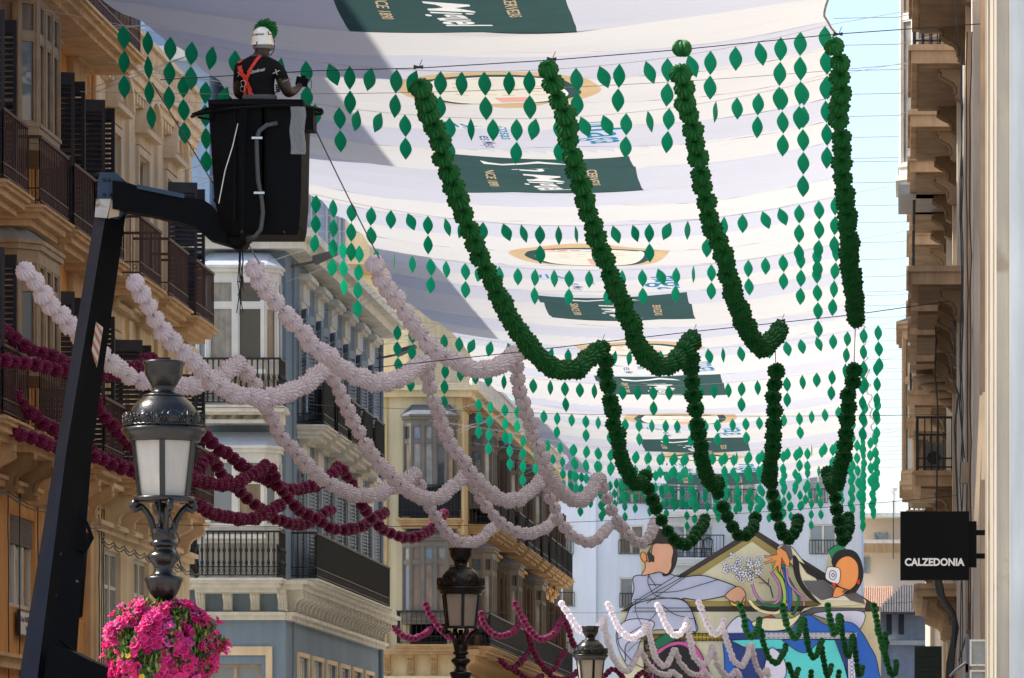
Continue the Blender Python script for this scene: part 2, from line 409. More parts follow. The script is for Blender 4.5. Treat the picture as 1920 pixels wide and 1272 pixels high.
def mirador(fc, u, z0, w, d, h, fm, gm, rm, cols=3, base=0.0, trans=0.68, curtain=None):
    """glazed bay: posts, transom, panes and a sloped roof; z0 is the glazed part's foot"""
    k = ('mir', w, d, h, fm, gm, rm, cols, base, trans, curtain)
    if k not in CACHE:
        m = MB(); t = 0.075; g = MB(); r = MB(); c_ = MB()
        ch = 0.28  # chamfered corners
        pts = [(-w/2, 0), (-w/2, -d+ch), (-w/2+ch, -d), (w/2-ch, -d), (w/2, -d+ch), (w/2, 0)]
        br_ = random.Random(len(CACHE))
        def seg(p, q, n):
            p = Vector((*p, 0)); q = Vector((*q, 0)); dd = (q-p).normalized(); nn = Vector((dd.y, -dd.x, 0))
            def bar(a, b, y0, y1, z0_, z1_):
                vs = [p+dd*a+nn*y0, p+dd*b+nn*y0, p+dd*b+nn*y1, p+dd*a+nn*y1]
                m.add([(v.x,v.y,z0_) for v in vs]+[(v.x,v.y,z1_) for v in vs], [(0,3,2,1),(4,5,6,7),(0,1,5,4),(1,2,6,5),(2,3,7,6),(3,0,4,7)])
            L = (q-p).length
            bar(0, L, -0.05, 0.0, 0, 0.16); bar(0, L, -0.05, 0.03, 0.16, 0.22)
            bar(0, L, -0.05, 0.0, h-0.20, h)
            bar(0, L, -0.045, -0.004, h*trans-0.05, h*trans+0.05)
            for i in range(n+1):
                x = L*i/n; a = max(0, x-0.055); b = min(L, x+0.055)
                bar(a, b, -0.048, 0.012, 0.22, h-0.20)
            for i in range(n):
                a = L*i/n + 0.055; b = L*(i+1)/n - 0.055
                if b-a < 0.2: continue
                for (za, zb) in ((0.22, h*trans-0.05), (h*trans+0.05, h-0.20)):
                    s_ = 0.035
                    bar(a, a+s_, -0.04, -0.012, za, zb); bar(b-s_, b, -0.04, -0.012, za, zb)
                    bar(a+s_, b-s_, -0.04, -0.012, za, za+s_); bar(a+s_, b-s_, -0.04, -0.012, zb-s_, zb)
            for i in range(n):
              for (za, zb) in ((0.1, h*trans), (h*trans, h-0.1)):
                g.cur = br_.choice([0, 1, 2, 3])
                a_ = p+dd*L*i/n; b_ = p+dd*L*(i+1)/n
                vs = [a_-nn*0.05, b_-nn*0.05, b_-nn*0.06, a_-nn*0.06]
                g.add([(v.x,v.y,za) for v in vs]+[(v.x,v.y,zb) for v in vs], [(0,3,2,1),(4,5,6,7),(0,1,5,4),(1,2,6,5),(2,3,7,6),(3,0,4,7)])
            continue_ = [p-nn*0.05, q-nn*0.05, q-nn*0.06, p-nn*0.06]
            if False: g.add([(v.x,v.y,0.1) for v in vs]+[(v.x,v.y,h-0.1) for v in vs], [(0,3,2,1),(4,5,6,7),(0,1,5,4),(1,2,6,5),(2,3,7,6),(3,0,4,7)])
        seg(pts[0], pts[1], 1); seg(pts[1], pts[2], 1); seg(pts[2], pts[3], cols); seg(pts[3], pts[4], 1); seg(pts[4], pts[5], 1)
        m.prism([(x*1.04, y*1.06) for x, y in pts], -0.10, 0.0, 'z'); m.prism([(x*1.0, y*1.0) for x, y in pts], -0.2, -0.10, 'z')
        m.prism([(x*1.05, y*1.08) for x, y in pts], h, h+0.09, 'z'); m.prism([(x*1.09, y*1.13) for x, y in pts], h+0.09, h+0.15, 'z')
        n = len(pts); top = h+0.15; ri = 0.5
        a = [(x*1.09, y*1.13, top) for x, y in pts]; b = [(x*0.72, y*0.25, top+0.36) for x, y in pts]
        r.add(a+b, [(i, (i+1) % n, (i+1) % n+n, i+n) for i in range(n)] + [tuple(range(n, 2*n))])
        CACHE[k] = (m.mesh('bay_window', M[fm]), g.mesh('pane', [M[gm], M['glass_curtain'], M['glass_pale'], M['warm_pane']]), r.mesh('bay_roof', M[rm]))
    a, b, c = CACHE[k]
    o = fc.put('bay_window', a, u, 0, z0); link('pane', b, o); link('bay_roof', c, o)
    return o
def cornice(fc, L0, L1, z, prof, mt, name='cornice'):
    m = MB()
    for (zz0, zz1, d) in prof: m.box(L0, L1, -d, 0.02, z+zz0, z+zz1)
    return fc.mb(name, m, mt_(mt))
def mt_(m): return M[m]
def dentils(fc, L0, L1, z, mt, step=0.35, h=0.16, d=0.14, wd=0.16, name='dentil_course'):
    m = MB(); m.box(L0, L1, -d*0.35, 0, z-h*1.15, z-0.002); x = L0 + 0.1
    while x < L1 - wd: m.box(x, x+wd, -d, -d*0.3, z-h, z-0.003); x += step
    return fc.mb(name, m, M[mt])

# ---- orange building (left, nearest) -------------------------------------------------
R = PI/2
ob = thing('apartment_building', (-14, 79, 0), 'orange plastered building at the left edge with a notary plate under a window', 'building', 'old town houses along the left side of the street')
fc = Facade(ob, (-14, 0, 0), R)     # local x = world Y
OY0, OY1 = 50.0, 86.6  # near end carried on out of view to keep the crane shaded
bays = [72.4, 75.4, 81.75, 84.85]
ops = []
for y in bays:
    ops += ([] if y == 81.75 else [(y-0.85, y+0.85, 5.0, 6.55)]) + [(y-0.6, y+0.6, 7.62, 10.2), (y-0.6, y+0.6, 11.12, 13.75), (y-0.6, y+0.6, 14.72, 17.0)]
ops += [(77.6, 79.9, 7.62, 10.3), (77.6, 79.9, 11.12, 13.9), (78.7, 81.0, 4.95, 6.4)]
fc.mb('wall', wall_mb(OY0, OY1, 0, 19.5, ops), M['orange'])
m = MB(); m.box(OY0, OY1, 3.0, 13, 19.5, 25.0); fc.mb('shade_attic', m, M['orange'])  # unseen block, raised to keep the sun off crane and basket
m = MB(); m.box(OY0, OY1, 1.2, 13, 0, 19.4); fc.mb('inner_volume', m, M['interior'])
m = MB(); m.box(OY0, OY1, 0.4, 1.2, 18.6, 19.45); fc.mb('roof', m, M['tile'])
for y in bays:
    for z, h, hood in ((7.62, 2.58, 'flat'), (11.12, 2.63, 'flat'), (14.72, 2.28, 'flat')):
        put_window(fc, y, z, 1.2, h, 'brown_wood', 'glass', (0.25,))
        fc.put('window_surround', surround_mesh(1.2, h, 'orange_trim'), y, 0, z)
        fc.put('window_hood', hood_mesh(1.2, hood, 'orange_trim'), y, 0, z+h+0.16)
        put_shutters(fc, y, z+0.05, 1.16, h-0.1, 'dark_shutter', 78, 84)
        if z < 14: put_balcony(fc, y, z-0.02, 2.2, 0.72, 'orange_trim', 'red_iron')
    if y == 81.75: continue
    o = put_window(fc, y, 5.0, 1.7, 1.55, 'white_paint', 'glass', ())
    b = MB(); b.box(-0.8, 0.8, 0.045, 0.065, 1.05, 1.5)
    for i in range(8): b.box(-0.8, 0.8, 0.035, 0.045, 1.06+i*0.055, 1.09+i*0.055)
    link('roller_blind', b.mesh('roller_blind', M['blind']), o)
o = put_window(fc, 79.85, 4.95, 2.3, 1.45, 'white_paint', 'glass', (), 3)
b = MB(); b.box(-1.1, 1.1, 0.045, 0.065, 1.0, 1.43)
for i in range(8): b.box(-1.1, 1.1, 0.035, 0.045, 1.01+i*0.052, 1.04+i*0.052)
link('roller_blind', b.mesh('roller_blind', M['blind']), o)
for z in (7.62, 11.12):
    mirador(fc, 78.75, z+1.05, 2.5, 0.62, 1.75 if z < 8 else 2.3, 'brown_wood', 'glass_pale', 'zinc', 3)
    put_balcony(fc, 78.75, z-0.02, 2.7, 0.74, 'orange_trim', 'red_iron')
# third floor long balcony with its big soffit
put_balcony(fc, 79.5, 14.7, 13.6, 0.95, 'orange_trim', 'red_iron')
cornice(fc, OY0, OY1, 6.75, ((0, 0.10, 0.10), (0.10, 0.16, 0.16), (0.5, 0.6, 0.12)), 'orange_trim')
cornice(fc, OY0, OY1, 3.95, ((0, 0.16, 0.14), (0.16, 0.22, 0.24)), 'orange_trim')
cornice(fc, OY0, OY1, 18.6, ((0, 0.25, 0.3), (0.25, 0.45, 0.5)), 'orange_trim')
for y in bays + [77.9, 79.6]:
    for s in (-0.7, 0.7): fc.put('corbel', corbel_mesh(0.62, 0.55, 0.26, 'orange_trim'), y+s*(1 if y in bays else 0.0), 0, 7.28)
m = MB(); m.box(85.95, 86.35, -0.10, 0, 0.0, 7.0); fc.mb('pilaster', m, M['orange_trim'])
m = MB(); m.tube([(86.42, -0.08, 0.1), (86.42, -0.08, 18.4)], 0.05, 8); fc.mb('drainpipe', m, M['orange_trim'])
# hanging cables along the wall
m = MB()
random.seed(3)
def wob(p, q, n, a): 
    p = Vector(p); q = Vector(q)
    return [p.lerp(q, i/n) + Vector((random.uniform(-a, a), 0, random.uniform(-a, a))) for i in range(n+1)]
for x in (78.4, 79.3, 80.9, 85.9): m.tube(wob((x, -0.05, 2.0), (x+random.uniform(-.2,.4), -0.04, 7.0), 12, 0.03), 0.012, 4)
for z in (6.62, 6.68): m.tube([(OY0+i*(OY1-OY0)/40, -0.18, z-0.10*abs(math.sin(i*PI/5))) for i in range(41)], 0.013, 4)
fc.mb('cable', m, M['black_iron'])
# notary plate
pl = MB(); pl.box(-0.62, 0.62, -0.10, -0.06, 0, 0.36); 
plo = fc.mb('name_plate', pl, mat('white_enamel', (0.75, 0.74, 0.70), 0.4), 79.7, 0, 4.52)
fr = MB(); 
for (a,b,c,d) in ((-0.65,0.65,-0.03,0.0),(-0.65,0.65,0.36,0.39),(-0.65,-0.62,0.0,0.36),(0.62,0.65,0.0,0.36)): fr.box(a,b,-0.11,-0.055,c,d)
link('plate_frame', fr.mesh('plate_frame', M['black_iron']), plo)
for body, sz, zz in (('Dr. Juan F. MARTÍNEZ-GARCÍA', 0.105, 0.24), ('NOTARIA', 0.07, 0.10)):
    tm = text_mesh(body, sz, 0.0, 0, 0.001); tm.transform(Matrix.Rotation(PI/2, 4, 'X')); tm.transform(Matrix.Diagonal((0.80,1,1.25,1)))
    tm.transform(Matrix.Translation((0, -0.102, zz))); tm.materials.append(mat('black_lettering', (0.03,0.03,0.03), 0.5))
    link('lettering', tm, plo)

# ---- cream building -------------------------------------------------------------------
cb = thing('apartment_building', (-14, 92, 0), 'cream plastered building with arched window hoods between the orange and the blue house', 'building', 'old town houses along the left side of the street')
fc = Facade(cb, (-14, 0, 0), R)
CY0, CY1 = 86.6, 98.6
bays = [89.0, 92.4, 95.9]
ops = []
for y in bays: ops += [(y-0.9, y+0.9, 4.2, 6.35), (y-0.6, y+0.6, 7.62, 10.1), (y-0.6, y+0.6, 11.12, 13.75)]
fc.mb('wall', wall_mb(CY0, CY1, 0, 15.2, ops), M['cream'])
m = MB(); m.box(CY0, CY1, 1.2, 13, 0, 15.1); fc.mb('inner_volume', m, M['interior'])
m = MB(); m.box(CY0, CY1, 2.2, 13, 15.1, 22.4); fc.mb('shade_attic', m, M['cream'])  # unseen set-back block, put in to throw shade on the sails
m = MB(); m.box(CY0, CY1, 0.4, 2.2, 14.9, 15.15); fc.mb('roof', m, M['tile'])
m = MB(); m.box(-14.0-11.6, -14.4, CY1-0.002, CY1+0.20, 0, 15.2)
part('side_wall', m, M['cream'], cb)
for i, y in enumerate(bays):
    for z, h, hood in ((7.62, 2.48, 'tri'), (11.12, 2.63, 'arch')):
        put_window(fc, y, z, 1.2, h, 'brown_wood', 'glass', (0.25,))
        fc.put('window_surround', surround_mesh(1.2, h, 'cream_trim'), y, 0, z)
        fc.put('window_hood', hood_mesh(1.2, hood, 'cream_trim'), y, 0, z+h+0.16)
        if not (z > 11 and i < 2): put_shutters(fc, y, z+0.05, 1.16, h-0.1, 'dark_shutter', 80, 84)
        put_balcony(fc, y, z-0.02, 2.6, 0.72, 'orange_trim', 'red_iron')
    put_window(fc, y, 4.2, 1.8, 2.15, 'white_paint', 'glass_pale', (0.3, 0.65))
for y in bays:
    for s in (-0.85, 0.85): fc.put('corbel', corbel_mesh(0.62, 0.55, 0.26, 'cream_trim'), y+s, 0, 7.28)
cornice(fc, CY0, CY1, 6.6, ((0, 0.10, 0.10), (0.10, 0.18, 0.18), (0.66, 0.72, 0.28), (0.72, 0.80, 0.4)), 'cream_trim')
cornice(fc, CY0, CY1, 10.66, ((0, 0.10, 0.10), (0.10, 0.16, 0.18)), 'cream_trim')
cornice(fc, CY0, CY1, 14.75, ((0, 0.14, 0.16), (0.14, 0.30, 0.22), (0.30, 0.42, 0.3)), 'cream_trim')
dentils(fc, CY0, CY1, 14.75, 'cream_trim')
m = MB()
x = CY0+0.2
while x < CY1-0.2: m.lathe([(0.05,0),(0.09,0.1),(0.05,0.25),(0.09,0.42),(0.05,0.55)], 7, (x, -0.2, 15.17)); x += 0.32
m.box(CY0, CY1, -0.32, -0.08, 15.72, 15.82); fc.mb('balustrade', m, M['cream_trim'])
for y in (86.9, 90.7, 94.15, 98.2):
    m = MB(); m.box(y-0.22, y+0.22, -0.07, 0, 7.9, 10.6); m.box(y-0.22, y+0.22, -0.07, 0, 11.4, 14.7); fc.mb('pilaster', m, M['cream_trim'])
m = MB()
for z in (6.38, 6.44): m.tube([(CY0+i*(CY1-CY0)/40, -0.2, z-0.08*abs(math.sin(i*PI/4))) for i in range(41)], 0.013, 4)
for x in (87.0, 87.25, 87.5): m.tube(wob((x, -0.09, 2.0), (x+random.uniform(-.2,.3), -0.09, 7.0), 12, 0.05), 0.012, 4)
fc.mb('cable', m, M['black_iron'])

# ---- blue corner building ----------------------------------------------------------------
bb = thing('apartment_building', (-14, 118, 0), 'blue corner building with white glazed bay windows one above the other', 'building', 'old town houses along the left side of the street')
BY0, BY1 = 114.0, 134.8
ff = Facade(bb, (-14, BY0, 0), 0.0)         # front: local x = world X + 14
sf = Facade(bb, (-14, 0, 0), R)
fops = [(-1.75, -0.35, 7.0, 10.1), (-1.75, -0.35, 10.95, 13.9), (-1.75, -0.55, 0.5, 5.1), (-6.4, -5.2, 7.0, 9.8), (-6.4, -5.2, 10.95, 13.6)]
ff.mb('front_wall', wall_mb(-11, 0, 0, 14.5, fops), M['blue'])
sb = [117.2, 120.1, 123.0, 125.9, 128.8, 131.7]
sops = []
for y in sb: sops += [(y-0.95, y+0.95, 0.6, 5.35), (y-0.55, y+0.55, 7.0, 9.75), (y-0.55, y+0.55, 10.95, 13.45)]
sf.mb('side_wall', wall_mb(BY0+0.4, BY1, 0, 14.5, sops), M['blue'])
m = MB(); m.box(-24.5, -15.3, BY0+1.2, BY1-0.05, 0, 14.4); part('inner_volume', m, M['interior'], bb)
m = MB(); m.box(-25, -14.02, BY1, BY1+0.2, 0, 14.5); part('back_wall', m, M['blue'], bb)
# roof terrace cornice and set-back attic
m = MB(); m.box(-25, -13.55, BY0-0.45, BY1+0.3, 14.5, 14.75); m.box(-25, -13.35, BY0-0.65, BY1+0.4, 14.75, 14.95); m.box(-25, -13.9, BY0-0.1, BY1+0.1, 14.95, 15.35)
part('cornice', m, M['ivory'], bb)
af = Facade(bb, (-14.9, 0, 0), R); ab = [116.6, 120.0, 123.4, 126.8, 130.2, 133.2]
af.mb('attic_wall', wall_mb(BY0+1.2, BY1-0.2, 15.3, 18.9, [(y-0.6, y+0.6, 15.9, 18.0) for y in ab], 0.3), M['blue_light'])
m = MB(); m.box(-24, -17.5, BY0+2.0, BY1-1.5, 19.3, 22.0); part('shade_roof_block', m, M['blue_light'], bb)  # unseen extra height, added to widen the shadow on the sails
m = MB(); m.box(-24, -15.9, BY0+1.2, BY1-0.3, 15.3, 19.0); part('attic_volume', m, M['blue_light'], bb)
for y in ab:
    put_window(af, y, 15.9, 1.2, 2.1, 'white_paint', 'glass_blue', (0.3,)); af.put('window_surround', surround_mesh(1.2, 2.1, 'ivory'), y, 0, 15.9)
m = MB(); m.box(-24.4, -14.6, BY0+0.9, BY1, 19.0, 19.3); part('roof', m, M['ivory'], bb)
# front bays
mirador(ff, -1.02, 11.72, 1.86, 0.9, 2.2, 'white_paint', 'glass', 'zinc', 2, trans=0.66)
mirador(ff, -1.02, 8.0, 1.86, 0.9, 1.85, 'white_paint', 'glass_pale', 'zinc', 2, trans=0.66)
m = MB(); m.box(-2.1, 0.0, -0.9, 0, 10.70, 10.90); m.box(-2.2, 0.1, -1.02, 0, 10.76, 10.84); m.box(-2.1, 0.0, -0.8, 0, 10.52, 10.70)
ff.mb('bay_shelf', m, M['ivory'])
for z in (7.02, 10.92):
    put_balcony(ff, -1.02, z, 2.1, 1.0, 'ivory', 'black_iron', 'turned')
for z in (7.04, 10.94):
    m = MB()
    for x in (-1.8, -1.25, -0.75, -0.3): m.box(x-0.05, x+0.05, -0.60, -0.5, z, z+0.85)
    m.box(-1.9, -0.15, -0.5, -0.46, z, z+0.85)
    ff.mb('bay_base', m, M['white_paint'])
for y in (-5.8,):
    for z in (7.0, 10.95): put_window(ff, y, z, 1.2, 2.6, 'white_paint', 'glass', (0.3,))
put_window(ff, -1.15, 0.6, 1.2, 4.5, 'brown_wood', 'glass_pale', (0.25,), 2)
m = MB()
for (a, b, c, d) in ((-2.0, -1.85, 0, 5.3), (-0.45, -0.3, 0, 5.3)): m.box(a, b, -0.05, 0, c, d)
m.box(-2.0, -0.3, -0.055, 0, 5.3, 5.5); ff.mb('window_surround', m, M['cream_trim'])
# belt at first floor with dentils, both faces
for fcx, a, b in ((ff, -11, 0.0), (sf, BY0-0.05, BY1)):
    cornice(fcx, a, b, 6.1, ((0, 0.10, 0.14), (0.10, 0.18, 0.22)), 'ivory', 'belt_course')
    m = MB(); m.box(a, b + (0.45 if fcx is ff else 0), -0.45, 0.02, 6.78, 6.90); m.box(a, b + (0.55 if fcx is ff else 0), -0.55, 0.02, 6.90, 6.99); fcx.mb('cornice', m, M['ivory'])
    x = a + 0.4
    while x < b:
        fcx.put('corbel', corbel_mesh(0.48, 0.34, 0.16 if fcx is sf else 0.2, 'ivory'), x, 0, 6.78); x += (0.62 if fcx is ff else 0.8)
for y in sb:
    for z, h in ((7.0, 2.75), (10.95, 2.5)):
        put_window(sf, y, z, 1.1, h, 'white_paint', 'glass_blue', (0.25,))
        sf.put('window_surround', surround_mesh(1.1, h, 'ivory'), y, 0, z)
        sf.put('window_hood', hood_mesh(1.0, 'flat', 'ivory'), y, 0, z+h+0.14)
        put_shutters(sf, y, z+0.04, 1.08, h-0.08, 'blue_shutter', 163 if z < 9 else 158, 166)
    if y < 131: put_balcony(sf, y, 10.72, 2.2, 0.66, 'ivory', 'black_iron', 'net')
    put_window(sf, y, 0.6, 1.9, 4.75, 'white_paint', 'glass_pale', (0.25,), 3)
    m = MB(); m.box(-1.1, -0.95, -0.05, 0, 0, 5.35); m.box(0.95, 1.1, -0.05, 0, 0, 5.35); m.box(-1.1, 1.1, -0.055, 0, 5.35, 5.45); sf.mb('window_surround', m, M['cream_trim'], y)
a, b, c = balcony_meshes(16.6, 0.62, 'ivory', 'black_iron', 'net')
o = sf.put('balcony', a, 123.3, 0, 7.1); link('railing', b, o); link('netting', c, o)
m = MB(); m.tube([(134.3, -0.07, 0.1), (134.3, -0.07, 14.4)], 0.06, 8); m.tube([(115.2, -0.04, 0.1), (115.2, -0.04, 14.4)], 0.025, 6); sf.mb('drainpipe', m, M['blue'])
for (x, y, z) in ((-13.4, 115.0, 14.35), (-13.4, 133.8, 13.95)):
    m = MB()
    m.add([(x-0.1,y-0.1,z),(x+0.42,y-0.15,z+0.2),(x+0.45,y+0.2,z+0.18),(x-0.05,y+0.2,z-0.05),(x-0.1,y-0.1,z+0.14),(x+0.42,y-0.15,z+0.27),(x+0.45,y+0.2,z+0.26),(x-0.05,y+0.2,z+0.10)],
          [(0,3,2,1),(4,5,6,7),(0,1,5,4),(1,2,6,5),(2,3,7,6),(3,0,4,7)])
    m.tube([(x-0.6, y, z-0.1), (x, y, z+0.02)], 0.03, 6)
    part('floodlight', m, M['slate'], bb)

# ---- yellow corner building -----------------------------------------------------------
yb = thing('apartment_building', (-14, 165, 0), 'yellow corner building with grey glazed bay windows and black balconies, left of the white building', 'building', 'old town houses along the left side of the street')
YY0, YY1 = 160.0, 202.0
ff = Facade(yb, (-14, YY0, 0), 0.0); sf = Facade(yb, (-14, 0, 0), R)
ff.mb('front_wall', wall_mb(-11, 0, 0, 15.0, [(-1.7, -0.5, 7.1, 10.2), (-1.7, -0.5, 11.1, 14.0), (-1.7, -0.5, 0.4, 5.0)]), M['yellow_pale'])
yb_b = [163.4, 166.6, 169.8, 174.4, 178.6, 181.8, 186.0, 190.2, 193.4, 196.6, 199.8]
yops = []
for y in yb_b: yops += [(y-0.6, y+0.6, 7.1, 9.9), (y-0.6, y+0.6, 11.1, 13.7), (y-0.6, y+0.6, 0.4, 5.0)]
sf.mb('side_wall', wall_mb(YY0+0.4, YY1, 0, 15.0, yops), M['yellow'])
m = MB(); m.box(-24.5, -15.3, YY0+1.2, YY1-0.05, 0, 14.9); part('inner_volume', m, M['interior'], yb)
m = MB(); m.box(-25, -14.02, YY1, YY1+0.2, 0, 15.0); part('back_wall', m, M['yellow'], yb)
m = MB(); m.box(-25, -13.7, YY0-0.3, YY1+0.2, 15.0, 15.2); m.box(-25, -13.5, YY0-0.5, YY1+0.3, 15.2, 15.36); part('cornice', m, M['yellow_pale'], yb)
dentils(sf, YY0, YY1, 15.0, 'tan_trim', 0.6, 0.3, 0.2, 0.25)
m = MB(); x = YY0
while x < YY1: m.lathe([(0.05,0),(0.1,0.12),(0.05,0.3),(0.1,0.5),(0.05,0.65)], 6, (x, -0.3, 15.36)); x += 0.45
m.box(YY0, YY1, -0.42, -0.2, 16.0, 16.12); sf.mb('balustrade', m, M['ivory'])
m = MB(); m.box(-25, -16.0, YY0+2.6, YY1, 15.3, 19.2); part('attic_volume', m, M['yellow_pale'], yb)
m = MB(); m.box(-24, -17.5, YY0+5, YY1-8, 19.5, 22.0); part('shade_roof_block', m, M['yellow_pale'], yb)  # unseen block added on top for its shadow on the sails
m = MB(); m.box(-25, -15.6, YY0+2.2, YY1, 19.2, 19.5); part('roof', m, M['tan_trim'], yb)
mirador(ff, -1.0, 11.75, 1.7, 0.8, 2.5, 'olive_wood', 'glass', 'slate', 3, trans=0.72)
mirador(ff, -1.0, 7.95, 1.75, 0.8, 2.45, 'olive_wood', 'glass', 'slate', 3, trans=0.72)
put_balcony(ff, -1.0, 11.1, 2.0, 0.95, 'tan_trim', 'black_iron', 'net'); put_balcony(ff, -1.0, 7.1, 2.1, 0.95, 'tan_trim', 'black_iron', 'bars')
for x in (-2.4, -0.02):
    m = MB(); m.box(x-0.2, x, -0.08, 0, 0, 15.0); ff.mb('pilaster', m, M['yellow'])
for z in (5.9, 10.6): cornice(ff, -11, 0, z, ((0, 0.12, 0.12), (0.12, 0.2, 0.2)), 'yellow_pale', 'belt_course')
for z in (5.9, 10.4): cornice(sf, YY0, YY1, z, ((0, 0.12, 0.12), (0.12, 0.22, 0.22)), 'tan_trim', 'belt_course')
for fcx, a, b in ((ff, -2.6, 0.0), (sf, YY0, YY1)):
    x = a + 0.2
    while x < b: fcx.put('corbel', corbel_mesh(0.6, 0.4, 0.22, 'tan_trim'), x, 0, 6.78); x += 0.75
    m = MB(); m.box(a, b, -0.5, 0.02, 6.78, 6.97); fcx.mb('cornice', m, M['tan_trim'])
for i, y in enumerate(yb_b):
    for z, h, hd in ((7.1, 2.8, 'tri'), (11.1, 2.6, 'arch')):
        if i in (0, 3, 6):
            mirador(sf, y, z+0.7, 2.3, 0.75, 2.4, 'olive_wood', 'glass', 'slate', 3, trans=0.72)
        else:
            put_window(sf, y, z, 1.2, h, 'olive_wood', 'glass', (0.25,))
            sf.put('window_surround', surround_mesh(1.2, h, 'tan_trim'), y, 0, z)
            sf.put('window_hood', hood_mesh(1.2, hd, 'tan_trim'), y, 0, z+h+0.16)
            put_shutters(sf, y, z+0.04, 1.16, h-0.08, 'brown_shutter', 95, 80)
        if z > 10: put_balcony(sf, y, z-0.02, 2.8, 0.85, 'tan_trim', 'black_iron', 'net')
a, b, c = balcony_meshes(40.6, 0.85, 'tan_trim', 'black_iron', 'net')
o = sf.put('balcony', a, 181.0, 0, 7.1); link('railing', b, o); link('netting', c, o)

# ---- white building closing the street --------------------------------------------------
WY = 230.0
wb = thing('apartment_building', (-9, WY, 0), 'tall plain white building closing the end of the street behind the painted mural', 'building')
ff = Facade(wb, (0, WY, 0), 0.0)
def X(px): return (px - VX) * WY / F
def Z(py): return EYE + (VY - py) * WY / F
wins = [(1032,1075,985,1040,'rail'),(1160,1207,985,1040,'rail'),(1258,1337,985,1048,'bal'),(1368,1378,985,1040,'n'),(1518,1568,983,1040,'rail'),
        (1030,1077,1083,1138,'rail'),(1162,1212,1083,1140,'rail'),(1040,1077,1180,1232,'rail'),
        (1158,1212,880,945,'rail'),(1240,1337,872,958,'bal'),(1365,1418,875,945,'rail'),(1516,1552,890,944,'rail'),
        (1040,1085,880,940,'rail'),(1040,1085,780,840,'rail'),(1158,1212,780,840,'rail'),(1365,1418,780,840,'rail'),(1516,1552,780,840,'rail')]
ops = [(X(a), X(b), Z(d), Z(c)) for a, b, c, d, k in wins]
ff.mb('wall', wall_mb(X(1118), X(1615), 0, 24, [o for o in ops if o[0] > X(1118)]), M['white_wall_shade'])
ff.mb('wall', wall_mb(X(960), X(1118), 0, 24, [o for o in ops if o[0] < X(1118)], 0.4), M['white_wall'])
m = MB(); m.box(X(960), X(1615)-0.05, WY+1.0, WY+14, 0, 23.9); part('inner_volume', m, M['interior'], wb)
m = MB(); m.box(X(1615)-0.4, X(1615)-0.003, WY+0.4, WY+14, 0, 24); part('side_wall', m, M['white_wall_shade'], wb)
m = MB(); m.box(X(955), X(1618), WY-0.3, WY+14.2, 24.0, 24.3); part('roof', m, M['ivory'], wb)
m = MB(); m.box(X(1118)-0.12, X(1118), -0.12, 0, 0, 24); ff.mb('wall_return', m, M['white_wall'])
for (a, b, c, d, k) in wins:
    u = (X(a)+X(b))/2; w_ = X(b)-X(a); z = Z(d); h = Z(c)-Z(d)
    put_window(ff, u, z, w_, h, 'white_paint', 'glass_pale' if (a+c) % 3 else 'glass_blue', (), 3 if w_ > 1.5 else 2)
    m = MB(); m.box(-w_/2, -w_/2+w_*0.32, 0.34, 0.36, 0.1, h-0.1); ff.mb('curtain', m, M['curtain'], u, 0, z)
    if k == 'rail':
        m = MB(); n = int(w_/0.13)
        for i in range(n+1): x = -w_/2 + w_*i/n; m.box(x-0.012, x+0.012, -0.06, -0.035, 0.0, 0.62)
        m.box(-w_/2, w_/2, -0.065, -0.03, 0.62, 0.66); m.box(-w_/2, w_/2, -0.065, -0.03, 0.0, 0.03); ff.mb('railing', m, M['black_iron'], u, 0, z+0.02)
    if k == 'bal':
        put_balcony(ff, u, z, w_+1.1, 0.8, 'white_wall', 'black_iron')
        for s in ((-0.35, 0.35) if c < 900 else (0.3, 0.75)):
            m = MB(); m.tube([(s-.16,-.4,0.0),(s-.2,-.4,.85)], .02, 5); m.tube([(s+.16,-.4,0),(s+.2,-.4,.85)], .02, 5); m.box(s-.2, s+.2, -.6, -.3, .42, .46)
            m.tube([(s-.2,-.4,.85),(s,-.4,.95),(s+.2,-.4,.85)], .035, 5); m.tube([(s-.16,-.6,0),(s-.16,-.6,.44)], .018, 5); m.tube([(s+.16,-.6,0),(s+.16,-.6,.44)], .018, 5)
            ff.mb('balcony_chair', m, M['black_iron'], u, 0, z)

# ---- far houses on the right of the white building --------------------------------------
fb = thing('apartment_building', (-1, 285, 0), 'distant beige building with stepped terraces, left of the black shop sign', 'building', 'distant houses at the street end')
def PB(px, py, Y=285.0): return P(px, py, Y)
m = MB()
def fbox(mb, a, b, c, d, Y, y2): 
    p = P(a, d, Y); q = P(b, c, Y); mb.box(p.x, q.x, Y, y2, p.z, q.z)
fbox(m, 1585, 1765, 1115, 1620, 285, 300); fbox(m, 1585, 1765, 1015, 1115, 287, 300); fbox(m, 1585, 1765, 968, 1015, 289, 300)
part('wall', m, mat('beige_far_wall', (0.68, 0.56, 0.44), 0.9, var=0.08, scale=0.4), fb)
m = MB(); fbox(m, 1582, 1768, 1012, 1019, 284.5, 300); fbox(m, 1582, 1768, 962, 969, 286.5, 300); fbox(m, 1582, 1768, 1112, 1118, 283, 300)
part('parapet', m, M['ivory'], fb)
m = MB(); fbox(m, 1582, 1768, 1019, 1036, 284.2, 285.4); part('awning', m, mat('ochre_awning', (0.50, 0.30, 0.14), 0.9, streak=0.3), fb)
m = MB(); fbox(m, 1640, 1664, 999, 1012, 288.9, 288.95); fbox(m, 1618, 1630, 1045, 1075, 286.9, 286.95); part('window', m, M['glass_pale'], fb)
m = MB(); p = P(1675, 935, 290); m.lathe([(0.12, -1.4), (0.12, 0.4), (0.22, 0.42), (0.22, 0.6), (0.05, 0.62)], 8, (p.x, p.y, p.z)); part('chimney', m, M['ivory'], fb)
